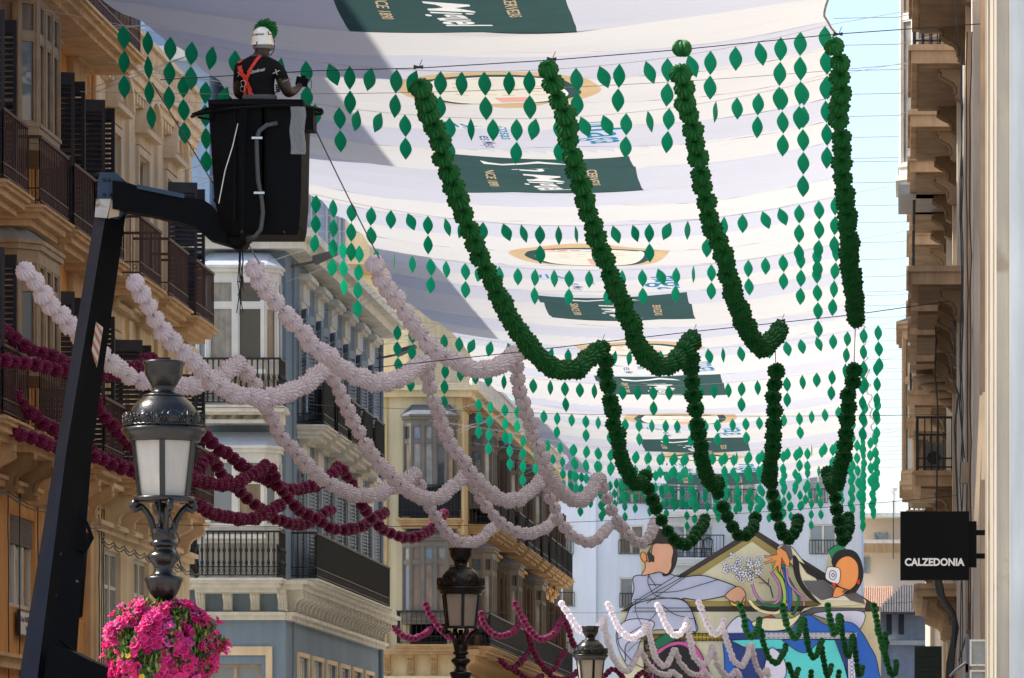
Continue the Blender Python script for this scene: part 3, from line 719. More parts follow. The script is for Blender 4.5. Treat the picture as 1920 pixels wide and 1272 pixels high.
m = MB(); p = P(1675, 1015, 284); m.tube([(p.x,p.y,p.z-1),(p.x,p.y,p.z+2.3)], 0.03, 5); part('antenna_mast', m, M['black_iron'], fb)

gh = thing('old_house', (0, 246, 0), 'low grey house with a dark tiled hip roof, right of the mural', 'house', 'distant houses at the street end')
m = MB(); p = P(1652, 1600, 246); q = P(1790, 1145, 246); m.box(p.x, q.x, 246, 258, 0, q.z); part('wall', m, mat('grey_house_wall', (0.42, 0.43, 0.47), 0.9, streak=0.2), gh)
m = MB()
a = P(1640, 1150, 244.8); b = P(1800, 1150, 244.8); z1 = P(1690, 1098, 250).z
m.add([(a.x,244.8,a.z),(b.x,244.8,a.z),(b.x,259,a.z),(a.x,259,a.z),(a.x+1.3,250,z1),(b.x-0.2,250,z1)], [(0,1,5,4),(1,2,5),(2,3,4,5),(3,0,4),(0,3,2,1)])
for i in range(34):
    x = a.x + (b.x-a.x)*i/33; s = min(1.0, (x-a.x)/1.3 if x-a.x < 1.3 else 1.0)
    e = Vector((x, 244.8+5.2*s, a.z+(z1-a.z)*s+0.04)); m.tube([(x, 244.78, a.z+0.03), tuple(e)], 0.05, 5)
part('roof', m, mat('weathered_roof_tile', (0.13, 0.115, 0.11), 0.9, var=0.4, scale=5), gh)
for px in (1667, 1690):
    m = MB(); p = P(px, 1190, 246); m.box(p.x-0.13, p.x+0.13, 245.93, 246.0, p.z, p.z+1.1); part('shutter', m, M['dark_shutter'], gh)
m = MB(); p = P(1660, 1210, 246); m.box(p.x-0.1, p.x+2.4, 245.7, 246.0, p.z, p.z+0.22); part('cornice', m, M['ivory'], gh)
th = thing('old_house', (-1.5, 262, 0), 'house with sunlit orange clay tiles rising behind the right end of the mural', 'house', 'distant houses at the street end')
m = MB(); a = P(1600, 1145, 262); b = P(1672, 1145, 262); z1 = P(1650, 1104, 270).z
m.add([(a.x,262,a.z),(b.x+0.3,262,a.z),(b.x+0.3,275,a.z),(a.x,275,a.z),(a.x,269,z1),(b.x,269,z1)], [(0,1,5,4),(1,2,5),(2,3,4,5),(3,0,4)])
for i in range(18):
    x = a.x + (b.x-a.x)*i/17; m.tube([(x, 261.9, a.z+0.05), (x, 269, z1+0.05)], 0.055, 5)
part('roof', m, M['tile'], th)
m = MB(); m.box(a.x+0.2, b.x, 262.3, 274, 0, a.z); part('wall', m, M['yellow_pale'], th)
# ------------------------------------------------------------------ right hand building
M['r_wall'] = mat('beige_stone_wall', (0.62, 0.52, 0.40), 0.9, var=0.2, scale=0.7, bump=0.3, streak=0.3)
M['r_pale'] = mat('pale_limewash', (0.78, 0.75, 0.68), 0.85, var=0.14, scale=0.8, bump=0.25, streak=0.22, stain=((0.45, 0.36, 0.26), 1.4, 0.66))
M['r_tan'] = mat('tan_stone', (0.55, 0.39, 0.25), 0.9, var=0.25, scale=1.6, bump=0.3, streak=0.3)
M['r_brown'] = mat('brown_soffit', (0.30, 0.21, 0.13), 0.9, var=0.3, scale=2, bump=0.3, streak=0.1)
rb = thing('apartment_building', (1.1, 62, 0), 'beige building seen edge on along the right side, with stacked brown balconies', 'building')
XR = 1.08
fr = Facade(rb, (XR, 0, 0), -R)     # local x = -world Y, -y = towards the street
rops = []
ry = [64.5 + 6.4*i for i in range(25)]
for y in ry:
    for z in (0.8, 5.6, 10.3, 13.9, 17.4): rops.append((-y-0.6, -y+0.6, z, z+2.5))
fr.mb('wall', wall_mb(-226, -50, 0, 21.5, rops), M['r_wall'])
m = MB(); m.box(-225.9, -50.1, 1.2, 12, 0, 21.4); fr.mb('inner_volume', m, M['interior'])
m = MB(); m.box(-226.2, -49.8, -0.5, 12, 21.5, 21.8); fr.mb('roof', m, M['r_tan'])
m = MB(); m.box(-50.1, -49.9, 0, 12, 0, 21.5); fr.mb('side_wall', m, M['r_pale'])
for y in ry:
    for z in (5.6, 10.3, 13.9, 17.4): put_window(fr, -y, z, 1.2, 2.5, 'brown_wood', 'glass', (0.25,))
# pilasters; the nearest is the broad pale pier at the photo's right edge
m = MB(); m.box(-56.3, -50.0, -0.13, 0, 0, 21.5); m.box(-56.4, -49.9, -0.20, 0, 0, 0.9)
for a_, b_, d_ in ((-56.55, -56.3, -0.09), (-56.9, -56.55, -0.05), (-55.9, -55.6, -0.145), (-55.3, -54.4, -0.14), (-53.9, -53.75, -0.15), (-53.1, -51.2, -0.142)): m.box(a_, b_, d_, 0, 0, 21.4)
fr.mb('pilaster', m, mat('warm_beige_stone', (0.46, 0.40, 0.31), 0.85, var=0.12, scale=0.8, bump=0.4, streak=0.25, stain=((0.34, 0.27, 0.19), 1.6, 0.60)))
alt = ['r_pale', 'r_tan', 'r_wall', 'r_pale']
yy = [58.6, 60.9, 63.2, 66.0, 68.4, 71.0, 74.4, 78.0, 82.0, 88.0, 94.0, 100.5, 107, 114]
for i, y in enumerate(yy):
    m = MB(); wd = 0.42 if i % 2 == 0 else 0.3
    m.box(-y-wd, -y+wd, -0.07-0.05*(i % 3), 0, 0, 21.5); fr.mb('pilaster', m, M[alt[i % 4]])
def rbal(y, L, z, d, th=0.30, rail=True, ends=True):
    """balcony on the right wall: underside at z, from depth y to y+L"""
    m = MB(); m.box(-y-L, -y, -d, 0, z, z+th); m.box(-y-L-0.04, -y+0.04, -d-0.05, 0, z+th-0.1, z+th-0.02)
    o = fr.mb('balcony', m, M['r_tan'])
    s = MB(); s.box(-y-L+0.14, -y-0.14, -d+0.12, -0.1, z-0.05, z-0.002); 
    e = part_local('soffit_panel', s, M['r_brown'], o)
    if rail:
        r = MB(); H = z+th
        n = int(L/0.16)
        for i in range(n+1): x = -y-L+0.05+(L-0.1)*i/n; r.box(x-0.012, x+0.012, -d+0.03, -d+0.055, H, H+1.0)
        for sy in ((-y-L+0.04, -y-0.065) if ends else ()):
            k = int(d/0.13)
            for i in range(k): yv = -d+0.05+i*0.13; r.box(sy, sy+0.025, yv, yv+0.025, H, H+1.0)
            r.box(sy-0.005, sy+0.03, -d+0.02, 0, H+1.0, H+1.045); r.box(sy, sy+0.025, -d+0.03, 0, H+0.22, H+0.25); r.box(sy, sy+0.025, -d+0.03, 0, H+0.05, H+0.08)
        r.box(-y-L+0.02, -y-0.02, -d+0.02, -d+0.07, H+1.0, H+1.045); r.box(-y-L+0.02, -y-0.02, -d+0.03, -d+0.05, H+0.05, H+0.08)
        part_local('railing', r, M['black_iron'], o)
    for yc in (y+0.45, y+L-0.45):
        c = fr.put('corbel', corbel_mesh(0.55, d*0.5, 0.4, 'r_brown'), -yc, 0, z)
    return o
def part_local(name, mb, mt, parent): return link(name, mb.mesh(name, mt), parent)
for y, L in ((70.0, 6.4), (79.6, 5.2), (86.9, 4.3), (93.0, 3.8), (98.7, 3.9), (104.8, 4.2), (111.5, 4.5), (119, 5), (128, 5)): rbal(y, L, 13.6, 0.92)
for y, L in ((79.7, 2.9), (83.9, 2.9), (88.0, 3.6), (93.1, 2.6), (103, 3), (110, 3)): rbal(y, L, 10.1, 0.92, ends=False)
m = MB(); m.T = Matrix.Translation((-95.0, 0, 9.95)); m.smooth = True
for i in range(5): m.lathe([(0.9-0.17*i, -0.14*i), (0.78-0.17*i, -0.14*i-0.13)], 18)
m.T = None; fr.mb('corbel', m, M['r_brown'])
rbal(96.5, 4.5, 8.0, 0.82); rbal(92.5, 9.0, 5.7, 0.80, 0.24, False); rbal(128, 6, 9.9, 0.9); rbal(140, 8, 9.9, 0.9); rbal(160, 10, 9.9, 0.9)
for i in range(9): fr.put('corbel', corbel_mesh(0.55, 0.6, 0.3, 'r_tan'), -93.0-i*1.0, 0, 5.7)
# air conditioner behind the lower railing
m = MB(); m.box(-98.4, -97.6, -0.62, -0.28, 8.32, 8.92); o = fr.mb('air_conditioner', m, mat('grey_ac_case', (0.16, 0.17, 0.18), 0.5))
m = MB(); m.T = Matrix.Translation((-97.59, -0.45, 8.62)) @ Matrix.Rotation(PI/2, 4, 'Y'); m.lathe([(0.13, -0.01), (0.13, 0.02), (0.10, 0.02), (0.10, 0.0)], 14); m.T = None
part_local('fan_grille', m, M['black_iron'], o)
mirador(fr, -114.5, 9.15, 5.0, 1.06, 3.4, 'r_tan', 'glass_pale', 'slate', 3, trans=0.66)
mirador(fr, -97.6, 13.95, 3.0, 1.12, 4.6, 'r_pale', 'glass_pale', 'slate', 3, trans=0.66)
m = MB(); m.box(-99.2, -96.0, -1.14, 0, 13.55, 13.74); fr.mb('bay_floor', m, mat('zinc_sheet', (0.35, 0.36, 0.37), 0.3, 0.8))
for yv in (84, 122, 150):
    m = MB(); m.box(-yv-6, -yv+2, -0.32, 0, 17.0, 17.2); m.box(-yv-6, -yv+2, -0.45, 0, 17.2, 17.32); fr.mb('cornice', m, M['r_tan'])
# green louvred shop shutters folded out, low down
for y in (99.0, 101.2, 103.4):
    m = MB(); m.box(-y-0.04, -y, -0.82+0.05*(y-99), -0.28, 2.2, 5.0)
    for i in range(26): m.box(-y, -y+0.02, -0.79+0.05*(y-99), -0.31, 2.3+i*0.1, 2.36+i*0.1)
    fr.mb('shutter', m, mat('dark_green_shutter', (0.012, 0.035, 0.032), 0.5, var=0.2))
# loose cables, conduits and a junction box on the wall
m = MB(); random.seed(11)
def cab(pts, r=0.012): m.tube([tuple(P(*p)) for p in pts], r, 5)
cab([(1757,1088,72),(1760,1110,72),(1772,1130,72),(1786,1150,72),(1792,1178,72),(1786,1215,72),(1780,1245,72),(1777,1300,72)], 0.05)
cab([(1762,1088,71),(1768,1120,71),(1780,1140,71),(1790,1160,71),(1788,1200,71),(1783,1280,71)], 0.035)
cab([(1752,500,86),(1755,640,86),(1753,700,86),(1758,760,86),(1756,960,86)], 0.014)
cab([(1786,600,66),(1790,640,66),(1784,700,66),(1797,740,66),(1790,800,66),(1796,960,66)], 0.014)
cab([(1790,0,64),(1795,60,64),(1803,100,64),(1804,260,64),(1801,420,64),(1806,600,64),(1799,760,64),(1808,860,64)], 0.010)
cab([(1818,1130,60),(1816,1180,60),(1805,1215,60),(1798,1240,60)], 0.012)
for k in range(8):
    y = random.uniform(64, 105); x0 = VX + (XR-0.14)*F/y + random.uniform(-2, 2)
    pts = [(x0+random.uniform(-2.5, 2.5), yy_, y) for yy_ in range(60, 1270, 70)]; cab(pts, 0.009)
part('cable', m, M['black_iron'], rb)
m = MB(); a = P(1803, 868, 66); m.box(a.x, a.x+0.08, 65.9, 66.2, a.z-0.27, a.z); m2 = m
part('junction_box', m, M['r_tan'], rb)
m = MB(); a = P(1841, 742, 58.5); b = P(1830, 985, 58.5); m.tube([a, b], 0.035, 4); a = P(1846, 736, 58.5); b = P(1843, 900, 58.5); m.tube([a, b], 0.03, 4)
part('timber_batten', m, mat('pale_batten', (0.62, 0.48, 0.33), 0.8), rb)

# ------------------------------------------------------------------ black projecting shop sign
sg = thing('shop_sign', (1.0, 58, 4.4), 'square black projecting sign with white capital lettering, fixed to the right hand wall', 'sign')
blk = mat('black_sign_face', (0.003, 0.003, 0.0035), 0.7, var=0.1, spec=0.12)
m = MB(); a = P(1688, 1088, 58); b = P(1817, 960, 58); m.box(a.x, b.x, 57.9, 58.12, a.z, b.z); part('sign_box', m, blk, sg)
m = MB(); c = P(1830, 1064, 58); d = P(1817, 978, 58); m.box(b.x, 0.87, 57.94, 58.08, c.z, d.z); m.box(0.87, 1.08, 57.98, 58.03, c.z+0.1, c.z+0.16); m.box(0.87, 1.08, 57.98, 58.03, d.z-0.16, d.z-0.1); part('wall_bracket', m, blk, sg)
tm = text_mesh('CALZEDONIA', 0.118, 0.0045, 0, 0.002, space=1.0); xs = [v.co.x for v in tm.vertices]; sx = 0.69/(max(xs)-min(xs))
tm.transform(Matrix.Diagonal((sx, 1.0, 1, 1))); tm.transform(Matrix.Rotation(PI/2, 4, 'X')); c = P(1752.5, 1055, 57.89)
xs = [v.co.x for v in tm.vertices]; tm.transform(Matrix.Translation((c.x-(max(xs)+min(xs))/2, 57.885, c.z)))
tm.transform(Matrix.Translation(-sg.location)); tm.materials.append(mat('white_letter', (0.72, 0.72, 0.68), 0.5)); link('lettering', tm, sg)
# ------------------------------------------------------------------ glass floodlights on the wall
for i, (py, lab) in enumerate(((1225, 'clear square glass floodlight on a grey wall bracket, bottom right below the black sign'), (1282, 'lower of the two glass floodlights, cut off by the bottom edge'))):
    c = P(1832, py, 57.0); t = thing('floodlight', (0.95, 57, c.z), lab, 'floodlight', 'floodlights on the right wall')
    m = MB(); m.box(c.x-0.10, c.x-0.085, 56.9, 57.1, c.z-0.17, c.z+0.17); m.box(c.x-0.13, c.x-0.10, 56.93, 57.07, c.z-0.22, c.z+0.22); part('backplate', m, M['slate'], t)
    m = MB(); 
    for (y0, y1) in ((56.86, 56.88), (57.12, 57.14)):
        m.box(c.x-0.085, c.x+0.11, y0, y1, c.z+0.13, c.z+0.15); m.box(c.x-0.085, c.x+0.11, y0, y1, c.z-0.15, c.z-0.13); m.box(c.x+0.09, c.x+0.11, y0, y1, c.z-0.13, c.z+0.13); m.box(c.x-0.085, c.x-0.065, y0, y1, c.z-0.13, c.z+0.13)
    for zz in (0.13, -0.15): m.box(c.x+0.09, c.x+0.11, 56.88, 57.12, c.z+zz, c.z+zz+0.02)
    part('frame', m, M['r_pale'], t)
    m = MB(); m.box(c.x-0.08, c.x+0.10, 56.89, 57.11, c.z-0.13, c.z+0.13); part('glass_cover', m, mat('frosted_lamp_glass', (0.30, 0.32, 0.31), 0.15, var=0.15, scale=12), t)
    m = MB(); m.tube([(c.x-0.115, 57, c.z-0.1), (c.x-0.25, 57, c.z-0.2), (c.x-0.30, 57.3, c.z-0.25)], 0.018, 6); m.tube([(c.x-0.1, 57, c.z), (1.09, 57.05, c.z)], 0.02, 6)
    part('arm', m, M['slate'], t)

# ------------------------------------------------------------------ canopy sails
def sail_mat(nm='white_sail_cloth', ca=(0.61, 0.595, 0.575), cb_=(0.585, 0.57, 0.552)):
    m = bpy.data.materials.new(nm); m.use_nodes = True
    n = m.node_tree.nodes; l = m.node_tree.links; n.remove(n['Principled BSDF'])
    tc = n.new('ShaderNodeTexCoord'); mp = n.new('ShaderNodeMapping'); mp.inputs['Scale'].default_value = (0.10, 0.75, 0.3)
    mp.inputs['Rotation'].default_value = (0, 0, 0.05)
    no = n.new('ShaderNodeTexNoise'); no.inputs['Scale'].default_value = 1.2; no.inputs['Detail'].default_value = 4
    l.new(tc.outputs['Object'], mp.inputs['Vector']); l.new(mp.outputs['Vector'], no.inputs['Vector'])
    bp = n.new('ShaderNodeBump'); bp.inputs['Strength'].default_value = 0.8; bp.inputs['Distance'].default_value = 0.35
    l.new(no.outputs['Fac'], bp.inputs['Height'])
    cr = n.new('ShaderNodeMix'); cr.data_type = 'RGBA'; cr.inputs['A'].default_value = (*ca, 1); cr.inputs['B'].default_value = (*cb_, 1)
    l.new(no.outputs['Fac'], cr.inputs['Factor'])
    d = n.new('ShaderNodeBsdfDiffuse'); t = n.new('ShaderNodeBsdfTranslucent'); ms = n.new('ShaderNodeMixShader'); ms.inputs[0].default_value = 0.50
    for s in (d, t): l.new(cr.outputs['Result'], s.inputs['Color']); l.new(bp.outputs['Normal'], s.inputs['Normal'])
    l.new(d.outputs[0], ms.inputs[1]); l.new(t.outputs[0], ms.inputs[2]); l.new(ms.outputs[0], n['Material Output'].inputs['Surface'])
    return m
M['sail'] = sail_mat(); M['sail_cool_shade'] = sail_mat('cool_shaded_sail_cloth', (0.52, 0.525, 0.575), (0.505, 0.505, 0.56)); M['seam'] = mat('grey_seam_cord', (0.30, 0.29, 0.30), 0.8); M['rope'] = mat('pale_rope', (0.55, 0.54, 0.52), 0.7)  # cool strips: lavender cloth, also darkened to paint in the folds' shading
def print_mat(name, col, tr=0.5):
    m = bpy.data.materials.new(name); m.use_nodes = True
    n = m.node_tree.nodes; l = m.node_tree.links; n.remove(n['Principled BSDF'])
    d = n.new('ShaderNodeBsdfDiffuse'); t = n.new('ShaderNodeBsdfTranslucent'); ms = n.new('ShaderNodeMixShader'); ms.inputs[0].default_value = tr
    tc = n.new('ShaderNodeTexCoord'); no = n.new('ShaderNodeTexNoise'); no.inputs['Scale'].default_value = 1.5
    l.new(tc.outputs['Object'], no.inputs['Vector'])
    cr = n.new('ShaderNodeMix'); cr.data_type = 'RGBA'; cr.inputs['A'].default_value = (*[c*0.88 for c in col], 1); cr.inputs['B'].default_value = (*[min(1, c*1.12) for c in col], 1)
    l.new(no.outputs['Fac'], cr.inputs['Factor'])
    for s in (d, t): l.new(cr.outputs['Result'], s.inputs['Color'])
    l.new(d.outputs[0], ms.inputs[1]); l.new(t.outputs[0], ms.inputs[2]); l.new(ms.outputs[0], n['Material Output'].inputs['Surface'])
    return m
M['p_green'] = print_mat('printed_dark_green', (0.040, 0.080, 0.078)); M['p_white'] = print_mat('printed_white', (0.68, 0.67, 0.64))
M['p_gold'] = print_mat('printed_gold', (0.52, 0.38, 0.22)); M['p_cream'] = print_mat('printed_cream', (0.64, 0.61, 0.52))
M['p_red'] = print_mat('printed_red', (0.65, 0.10, 0.07)); M['p_blue'] = print_mat('printed_blue', (0.03, 0.19, 0.33)); M['p_navy'] = print_mat('printed_navy', (0.05, 0.08, 0.2))
CB = [61.0, 79.7, 100.2, 125.7, 148.0, 171.4, 188.0]
XL, XRR = -12.95, -1.05
HC = 13.15 + EYE
def right_edge(Y): return -1.12 + 0.30*(Y-80)/110
def zc(x, y):
    i = 0
    while i < len(CB)-2 and y >= CB[i+1]: i += 1
    y0, y1 = CB[i], CB[i+1]
    c = (x - (XL+XRR)/2) / ((XRR-XL)/2)
    z = HC - 0.62*(1-c*c)
    n = max(6, round((y1-y0)/2.9)); t = (y-y0)/(y1-y0)*n
    ph = t + 0.12*math.sin(x*0.9+i)
    k = int(ph); f = ph-k
    amp = 0.11 + 0.04*math.sin(k*2.3+i*1.7)
    z -= amp*math.sin(PI*min(1, max(0, f)))**0.8 * (1 - 0.5*abs(c)**3)
    z += 0.012*math.sin(x*1.1 + y*2.1) + 0.008*math.sin(x*0.35+y*4.3)
    # the last edge of each sail droops a little below the next one
    z -= 0.10*max(0, (t-(n-1)))**2
    return z
def conform(me, dz):
    for v in me.vertices: v.co.z = zc(v.co.x, v.co.y) - dz
def flat(mb, x0, x1, y0, y1, nx, ny):
    vs = []; fs = []
    for j in range(ny+1):
        for i in range(nx+1): vs.append((x0+(x1-x0)*i/nx, y0+(y1-y0)*j/ny, 0))
    for j in range(ny):
        for i in range(nx): a = j*(nx+1)+i; fs.append((a, a+1, a+nx+2, a+nx+1))
    mb.add(vs, fs)
def ring(mb, cx, cy, a0, b0, a1, b1, n=48, pw=1.0):
    vs = []; fs = []
    for i in range(n):
        t = 2*PI*i/n; c_, s_ = math.cos(t), math.sin(t)
        q = math.copysign(abs(s_)**pw, s_)
        vs.append((cx+a0*c_, cy+b0*q, 0)); vs.append((cx+a1*c_, cy+b1*q, 0))
    for i in range(n): j = (i+1) % n; fs.append((2*i, 2*j, 2*j+1, 2*i+1))
    mb.add(vs, fs)
def disc(mb, cx, cy, a, b, n=48, pw=1.0):
    prev = 0
    for k in range(6): ring(mb, cx, cy, a*(k+1)/6, b*(k+1)/6, a*k/6+1e-4, b*k/6+1e-4, n, pw)
for i in range(len(CB)-1):
    y0, y1 = CB[i], CB[i+1]-0.06
    sl = thing('canopy_sail', ((XL+XRR)/2, (y0+y1)/2, HC), 'white printed awning sail over the street, %s from the camera' % ORD[i], 'awning', 'white sails covering the street')
    e = y1; bx0, bx1 = -8.75, -5.15; cx, cy = -6.95, e-14.0
    REG = []
    def add_region(tris, ink):
        g_ = []
        for t_ in tris:
            xs_ = [q_[0] for q_ in t_]; ys_ = [q_[1] for q_ in t_]; g_.append((min(xs_), max(xs_), min(ys_), max(ys_), t_))
        REG.append((min(q_[0] for q_ in g_), max(q_[1] for q_ in g_), min(q_[2] for q_ in g_), max(q_[3] for q_ in g_), g_, ink))
    V2 = []; E2 = []          # points, constraint edges, printed faces and their inks
    def loop(pts, ink=None):
        n0 = len(V2); n_ = len(pts); V2.extend(pts)
        if ink is None: E2.extend([(n0+k, n0+(k+1) % n_) for k in range(n_)])
        else:
            E2.extend([(n0+k, n0+(k+1) % n_) for k in range(n_)])
            add_region([[pts[q_] for q_ in t_] for t_ in tessellate_polygon([[Vector((a_, b_, 0)) for a_, b_ in pts]])], ink)
    left = []; right = []
    for j in range(41):
        t = j/40; y = y0+(y1-y0)*t
        left.append((XL + 0.95*math.sin(PI*t)**0.7 if 0 < t < 1 else XL, y)); right.append((right_edge(y) - 0.14*abs(math.sin(PI*t*5)), y))
    loop(left + right[::-1])
    def ell(x, y, a_, b_, pw, n_=40): return [(x+a_*math.cos(2*PI*k/n_), y+b_*math.copysign(abs(math.sin(2*PI*k/n_))**pw, math.sin(2*PI*k/n_))) for k in range(n_)]
    loop([(bx0+(bx1-bx0)*k/12, e-5.3) for k in range(12)] + [(bx1, e-5.3+5.27*k/36) for k in range(36)] + [(bx1-(bx1-bx0)*k/12, e-0.03) for k in range(12)] + [(bx0, e-0.03-5.27*k/36) for k in range(36)], 1)
    loop(ell(cx, cy, 1.80, 2.35, 1.5), 2); loop(ell(cx, cy+0.1, 1.45, 1.90, 1.4), 1); loop(ell(cx, cy+0.15, 1.22, 1.58, 1.2), 5); loop(ell(cx, cy+0.15, 1.14, 1.46, 1.2), 3)
    for k in range(6): loop([(cx-0.1+k*0.02, cy+0.5+k*0.16), (cx+0.5, cy+0.45+k*0.16), (cx+0.5, cy+0.53+k*0.16), (cx-0.05, cy+0.58+k*0.16)], 4)
    for k in range(3): loop([(cx-0.95+k*0.28, cy-1.1+k*0.05), (cx-0.72+k*0.28, cy-1.22+k*0.05), (cx-0.68+k*0.28, cy-0.9), (cx-0.90+k*0.28, cy-0.85)], 4)
    rr = random.Random(i)
    for k in range(12):
        x = cx-0.75+0.42*(k % 4)+rr.uniform(0, 0.12); y = cy-0.55+0.33*(k//4)+rr.uniform(0, 0.1); loop([(x, y), (x+0.22, y+0.05), (x+0.2, y+0.09), (x-0.02, y+0.06)], 2)
    def txt(body, size, x, y, ink, bold=0.0, shear=0, sx=1.0, rot=0.0):
        me = text_mesh(body, size, bold, shear, 0); me.transform(Matrix.Diagonal((sx, 1, 1, 1))); me.transform(Matrix.Rotation(rot, 4, 'Z'))
        # reads away from the camera, tops of the letters to the right, faces down
        me.transform(Matrix(((0, 1, 0, x), (1, 0, 0, y), (0, 0, 1, 0), (0, 0, 0, 1))))
        n0 = len(V2); V2.extend([(v.co.x, v.co.y) for v in me.vertices])
        cnt = {}
        for p_ in me.polygons:
            for ek in p_.edge_keys: cnt[ek] = cnt.get(ek, 0)+1
        E2.extend([(n0+a_, n0+b_) for (a_, b_), c_ in cnt.items() if c_ == 1])
        add_region([[(me.vertices[q_].co.x, me.vertices[q_].co.y) for q_ in p_.vertices] for p_ in me.polygons], ink)
        bpy.data.meshes.remove(me)
    txt('San Miguel', 0.98, -7.02, e-2.35, 5, 0.018, 0.35, 0.74, 0.12)
    txt('SINCE 1890', 0.27, -8.02, e-2.2, 2, 0.003, 0, 1.25); txt('CERVEZAS', 0.27, -6.02, e-2.2, 2, 0.003, 0, 1.25)
    loop([(-8.0,e-5.0),(-7.85,e-4.88),(-7.6,e-4.78),(-7.2,e-4.95),(-6.9,e-5.12),(-6.5,e-4.95),(-6.3,e-4.72),(-6.6,e-4.85),(-6.9,e-4.95),(-7.25,e-4.78),(-7.6,e-4.62),(-7.95,e-4.70)], 5)
    txt('málaga', 1.15, -5.42, e-8.5, 6, 0.010, 0, 1.12)
    txt('+++ cosas', 0.34, -7.25, e-8.9, 6, 0.004, 0, 1.5); txt('Área', 0.42, -7.78, e-9.6, 6, 0.006, 0, 1.3); txt('es Mejor', 0.36, -7.65, e-7.2, 7, 0.002, 0, 1.4)
    for k in range(5):
        xx_ = -8.45+k*0.13; hh_ = 0.42-0.09*abs(k-2); loop([(xx_, e-10.1-hh_), (xx_+0.055, e-10.1-hh_), (xx_+0.055+0.05*(k-2), e-10.1+hh_), (xx_+0.05*(k-2), e-10.1+hh_)], 6)
    nx, ny = 34, 90
    for j in range(1, ny):
        for k in range(1, nx):
            t = j/ny; y = y0+(y1-y0)*t + 0.011; a_ = XL+0.95*math.sin(PI*t)**0.7; b_ = right_edge(y)-0.14*abs(math.sin(PI*t*5))
            V2.append((a_+(b_-a_)*k/nx, y))
    from mathutils.geometry import delaunay_2d_cdt
    ov, oe, of, _, _, off_ = delaunay_2d_cdt([Vector(p_) for p_ in V2], E2, [], 1, 1e-5)
    m = MB(); m.smooth = True
    m.v = [Vector((p_.x, p_.y, zc(p_.x, p_.y))) for p_ in ov]
    npan = max(6, round((CB[i+1]-y0)/2.9))
    def ink_at(x, y):
        for (a_, b_, c_, d_, g_, ink) in reversed(REG):
            if not (a_ <= x <= b_ and c_ <= y <= d_): continue
            for (ta, tb, tc_, td, t_) in g_:
                if ta <= x <= tb and tc_ <= y <= td:
                    (x1, y1_), (x2, y2), (x3, y3) = t_
                    s1 = (x2-x1)*(y-y1_)-(y2-y1_)*(x-x1); s2 = (x3-x2)*(y-y2)-(y3-y2)*(x-x2); s3 = (x1-x3)*(y-y3)-(y1_-y3)*(x-x3)
                    if (s1 >= 0 and s2 >= 0 and s3 >= 0) or (s1 <= 0 and s2 <= 0 and s3 <= 0): return ink
        return 0
    for f_ in of:
        ink = ink_at(sum(ov[q_].x for q_ in f_)/len(f_), sum(ov[q_].y for q_ in f_)/len(f_))
        if ink in (0, 3):
            my = sum(ov[q_].y for q_ in f_)/len(f_); k_ = int((my-y0)/(CB[i+1]-y0)*npan); 
            if ink == 0 and (k_*7+i*3) % 5 < 2: ink = 8
        m.f.append(tuple(f_)); m.mi.append(ink); m.sm.append(True)
    part('sail_cloth', m, [M[k_] for k_ in ('sail', 'p_green', 'p_gold', 'p_cream', 'p_red', 'p_white', 'p_blue', 'p_navy', 'sail_cool_shade')], sl)
    for k_ in range(1, npan):
        y = y0+(CB[i+1]-y0)*k_/npan; m = MB(); xa = XL+0.95*math.sin(PI*(y-y0)/(y1-y0))**0.7+0.02; xb = right_edge(y)-0.1; pts = []
        for q_ in range(25):
            x = xa+(xb-xa)*q_/24; yq = y - 0.12*math.sin(x*0.9+i)*(CB[i+1]-y0)/npan; pts.append((x, yq, zc(x, yq)-0.004))
        m.tube(pts, 0.009, 4); part('seam', m, M['seam'], sl)
    # stays to both walls
    rr = random.Random(40+i); rope = M['rope']
    n = 7
    for k in range(n+1):
        y = y0+(y1-y0)*k/n
        xr = right_edge(y); z = zc(xr, y)
        m = MB(); m.tube([(xr, y, z), ((xr+1.0)/2, y, z+0.02), (XR, y+rr.uniform(-0.3,0.3), z+rr.uniform(0.1, 0.6))], 0.007, 4, False); part('stay_cable', m, rope, sl)
        t = k/n; xl = XL+0.95*math.sin(PI*t)**0.7 if 0 < t < 1 else XL
        z = zc(xl, y)
        for q in range(2):
            m = MB(); m.tube([(xl, y, z), (-13.99, y+rr.uniform(-0.6, 0.6), z+rr.uniform(-0.9, 0.5))], 0.008, 4, False); part('stay_cable', m, rope, sl)
    pts = [(right_edge(y0+(y1-y0)*k/40)-0.14*abs(math.sin(PI*k/8)), y0+(y1-y0)*k/40) for k in range(41)]
    m = MB(); m.tube([(x, y, zc(x, y)) for x, y in pts], 0.02, 5); part('edge_rope', m, rope, sl)
    # corner plates
    m = MB()
    for (x, y) in ((XL, y0+0.1), (right_edge(y0), y0+0.1)):
        z = zc(x, y); s = 1 if x < -6 else -1
        m.add([(x-0.05*s, y-0.1, z-0.02), (x+0.55*s, y+0.25, z-0.03), (x+0.5*s, y-0.05, z-0.03), (x+0.5*s, y+0.1, z+0.02)], [(0,1,2),(0,2,3),(0,3,1),(1,3,2)])
    part('corner_plate', m, M['dark_shutter'], sl)
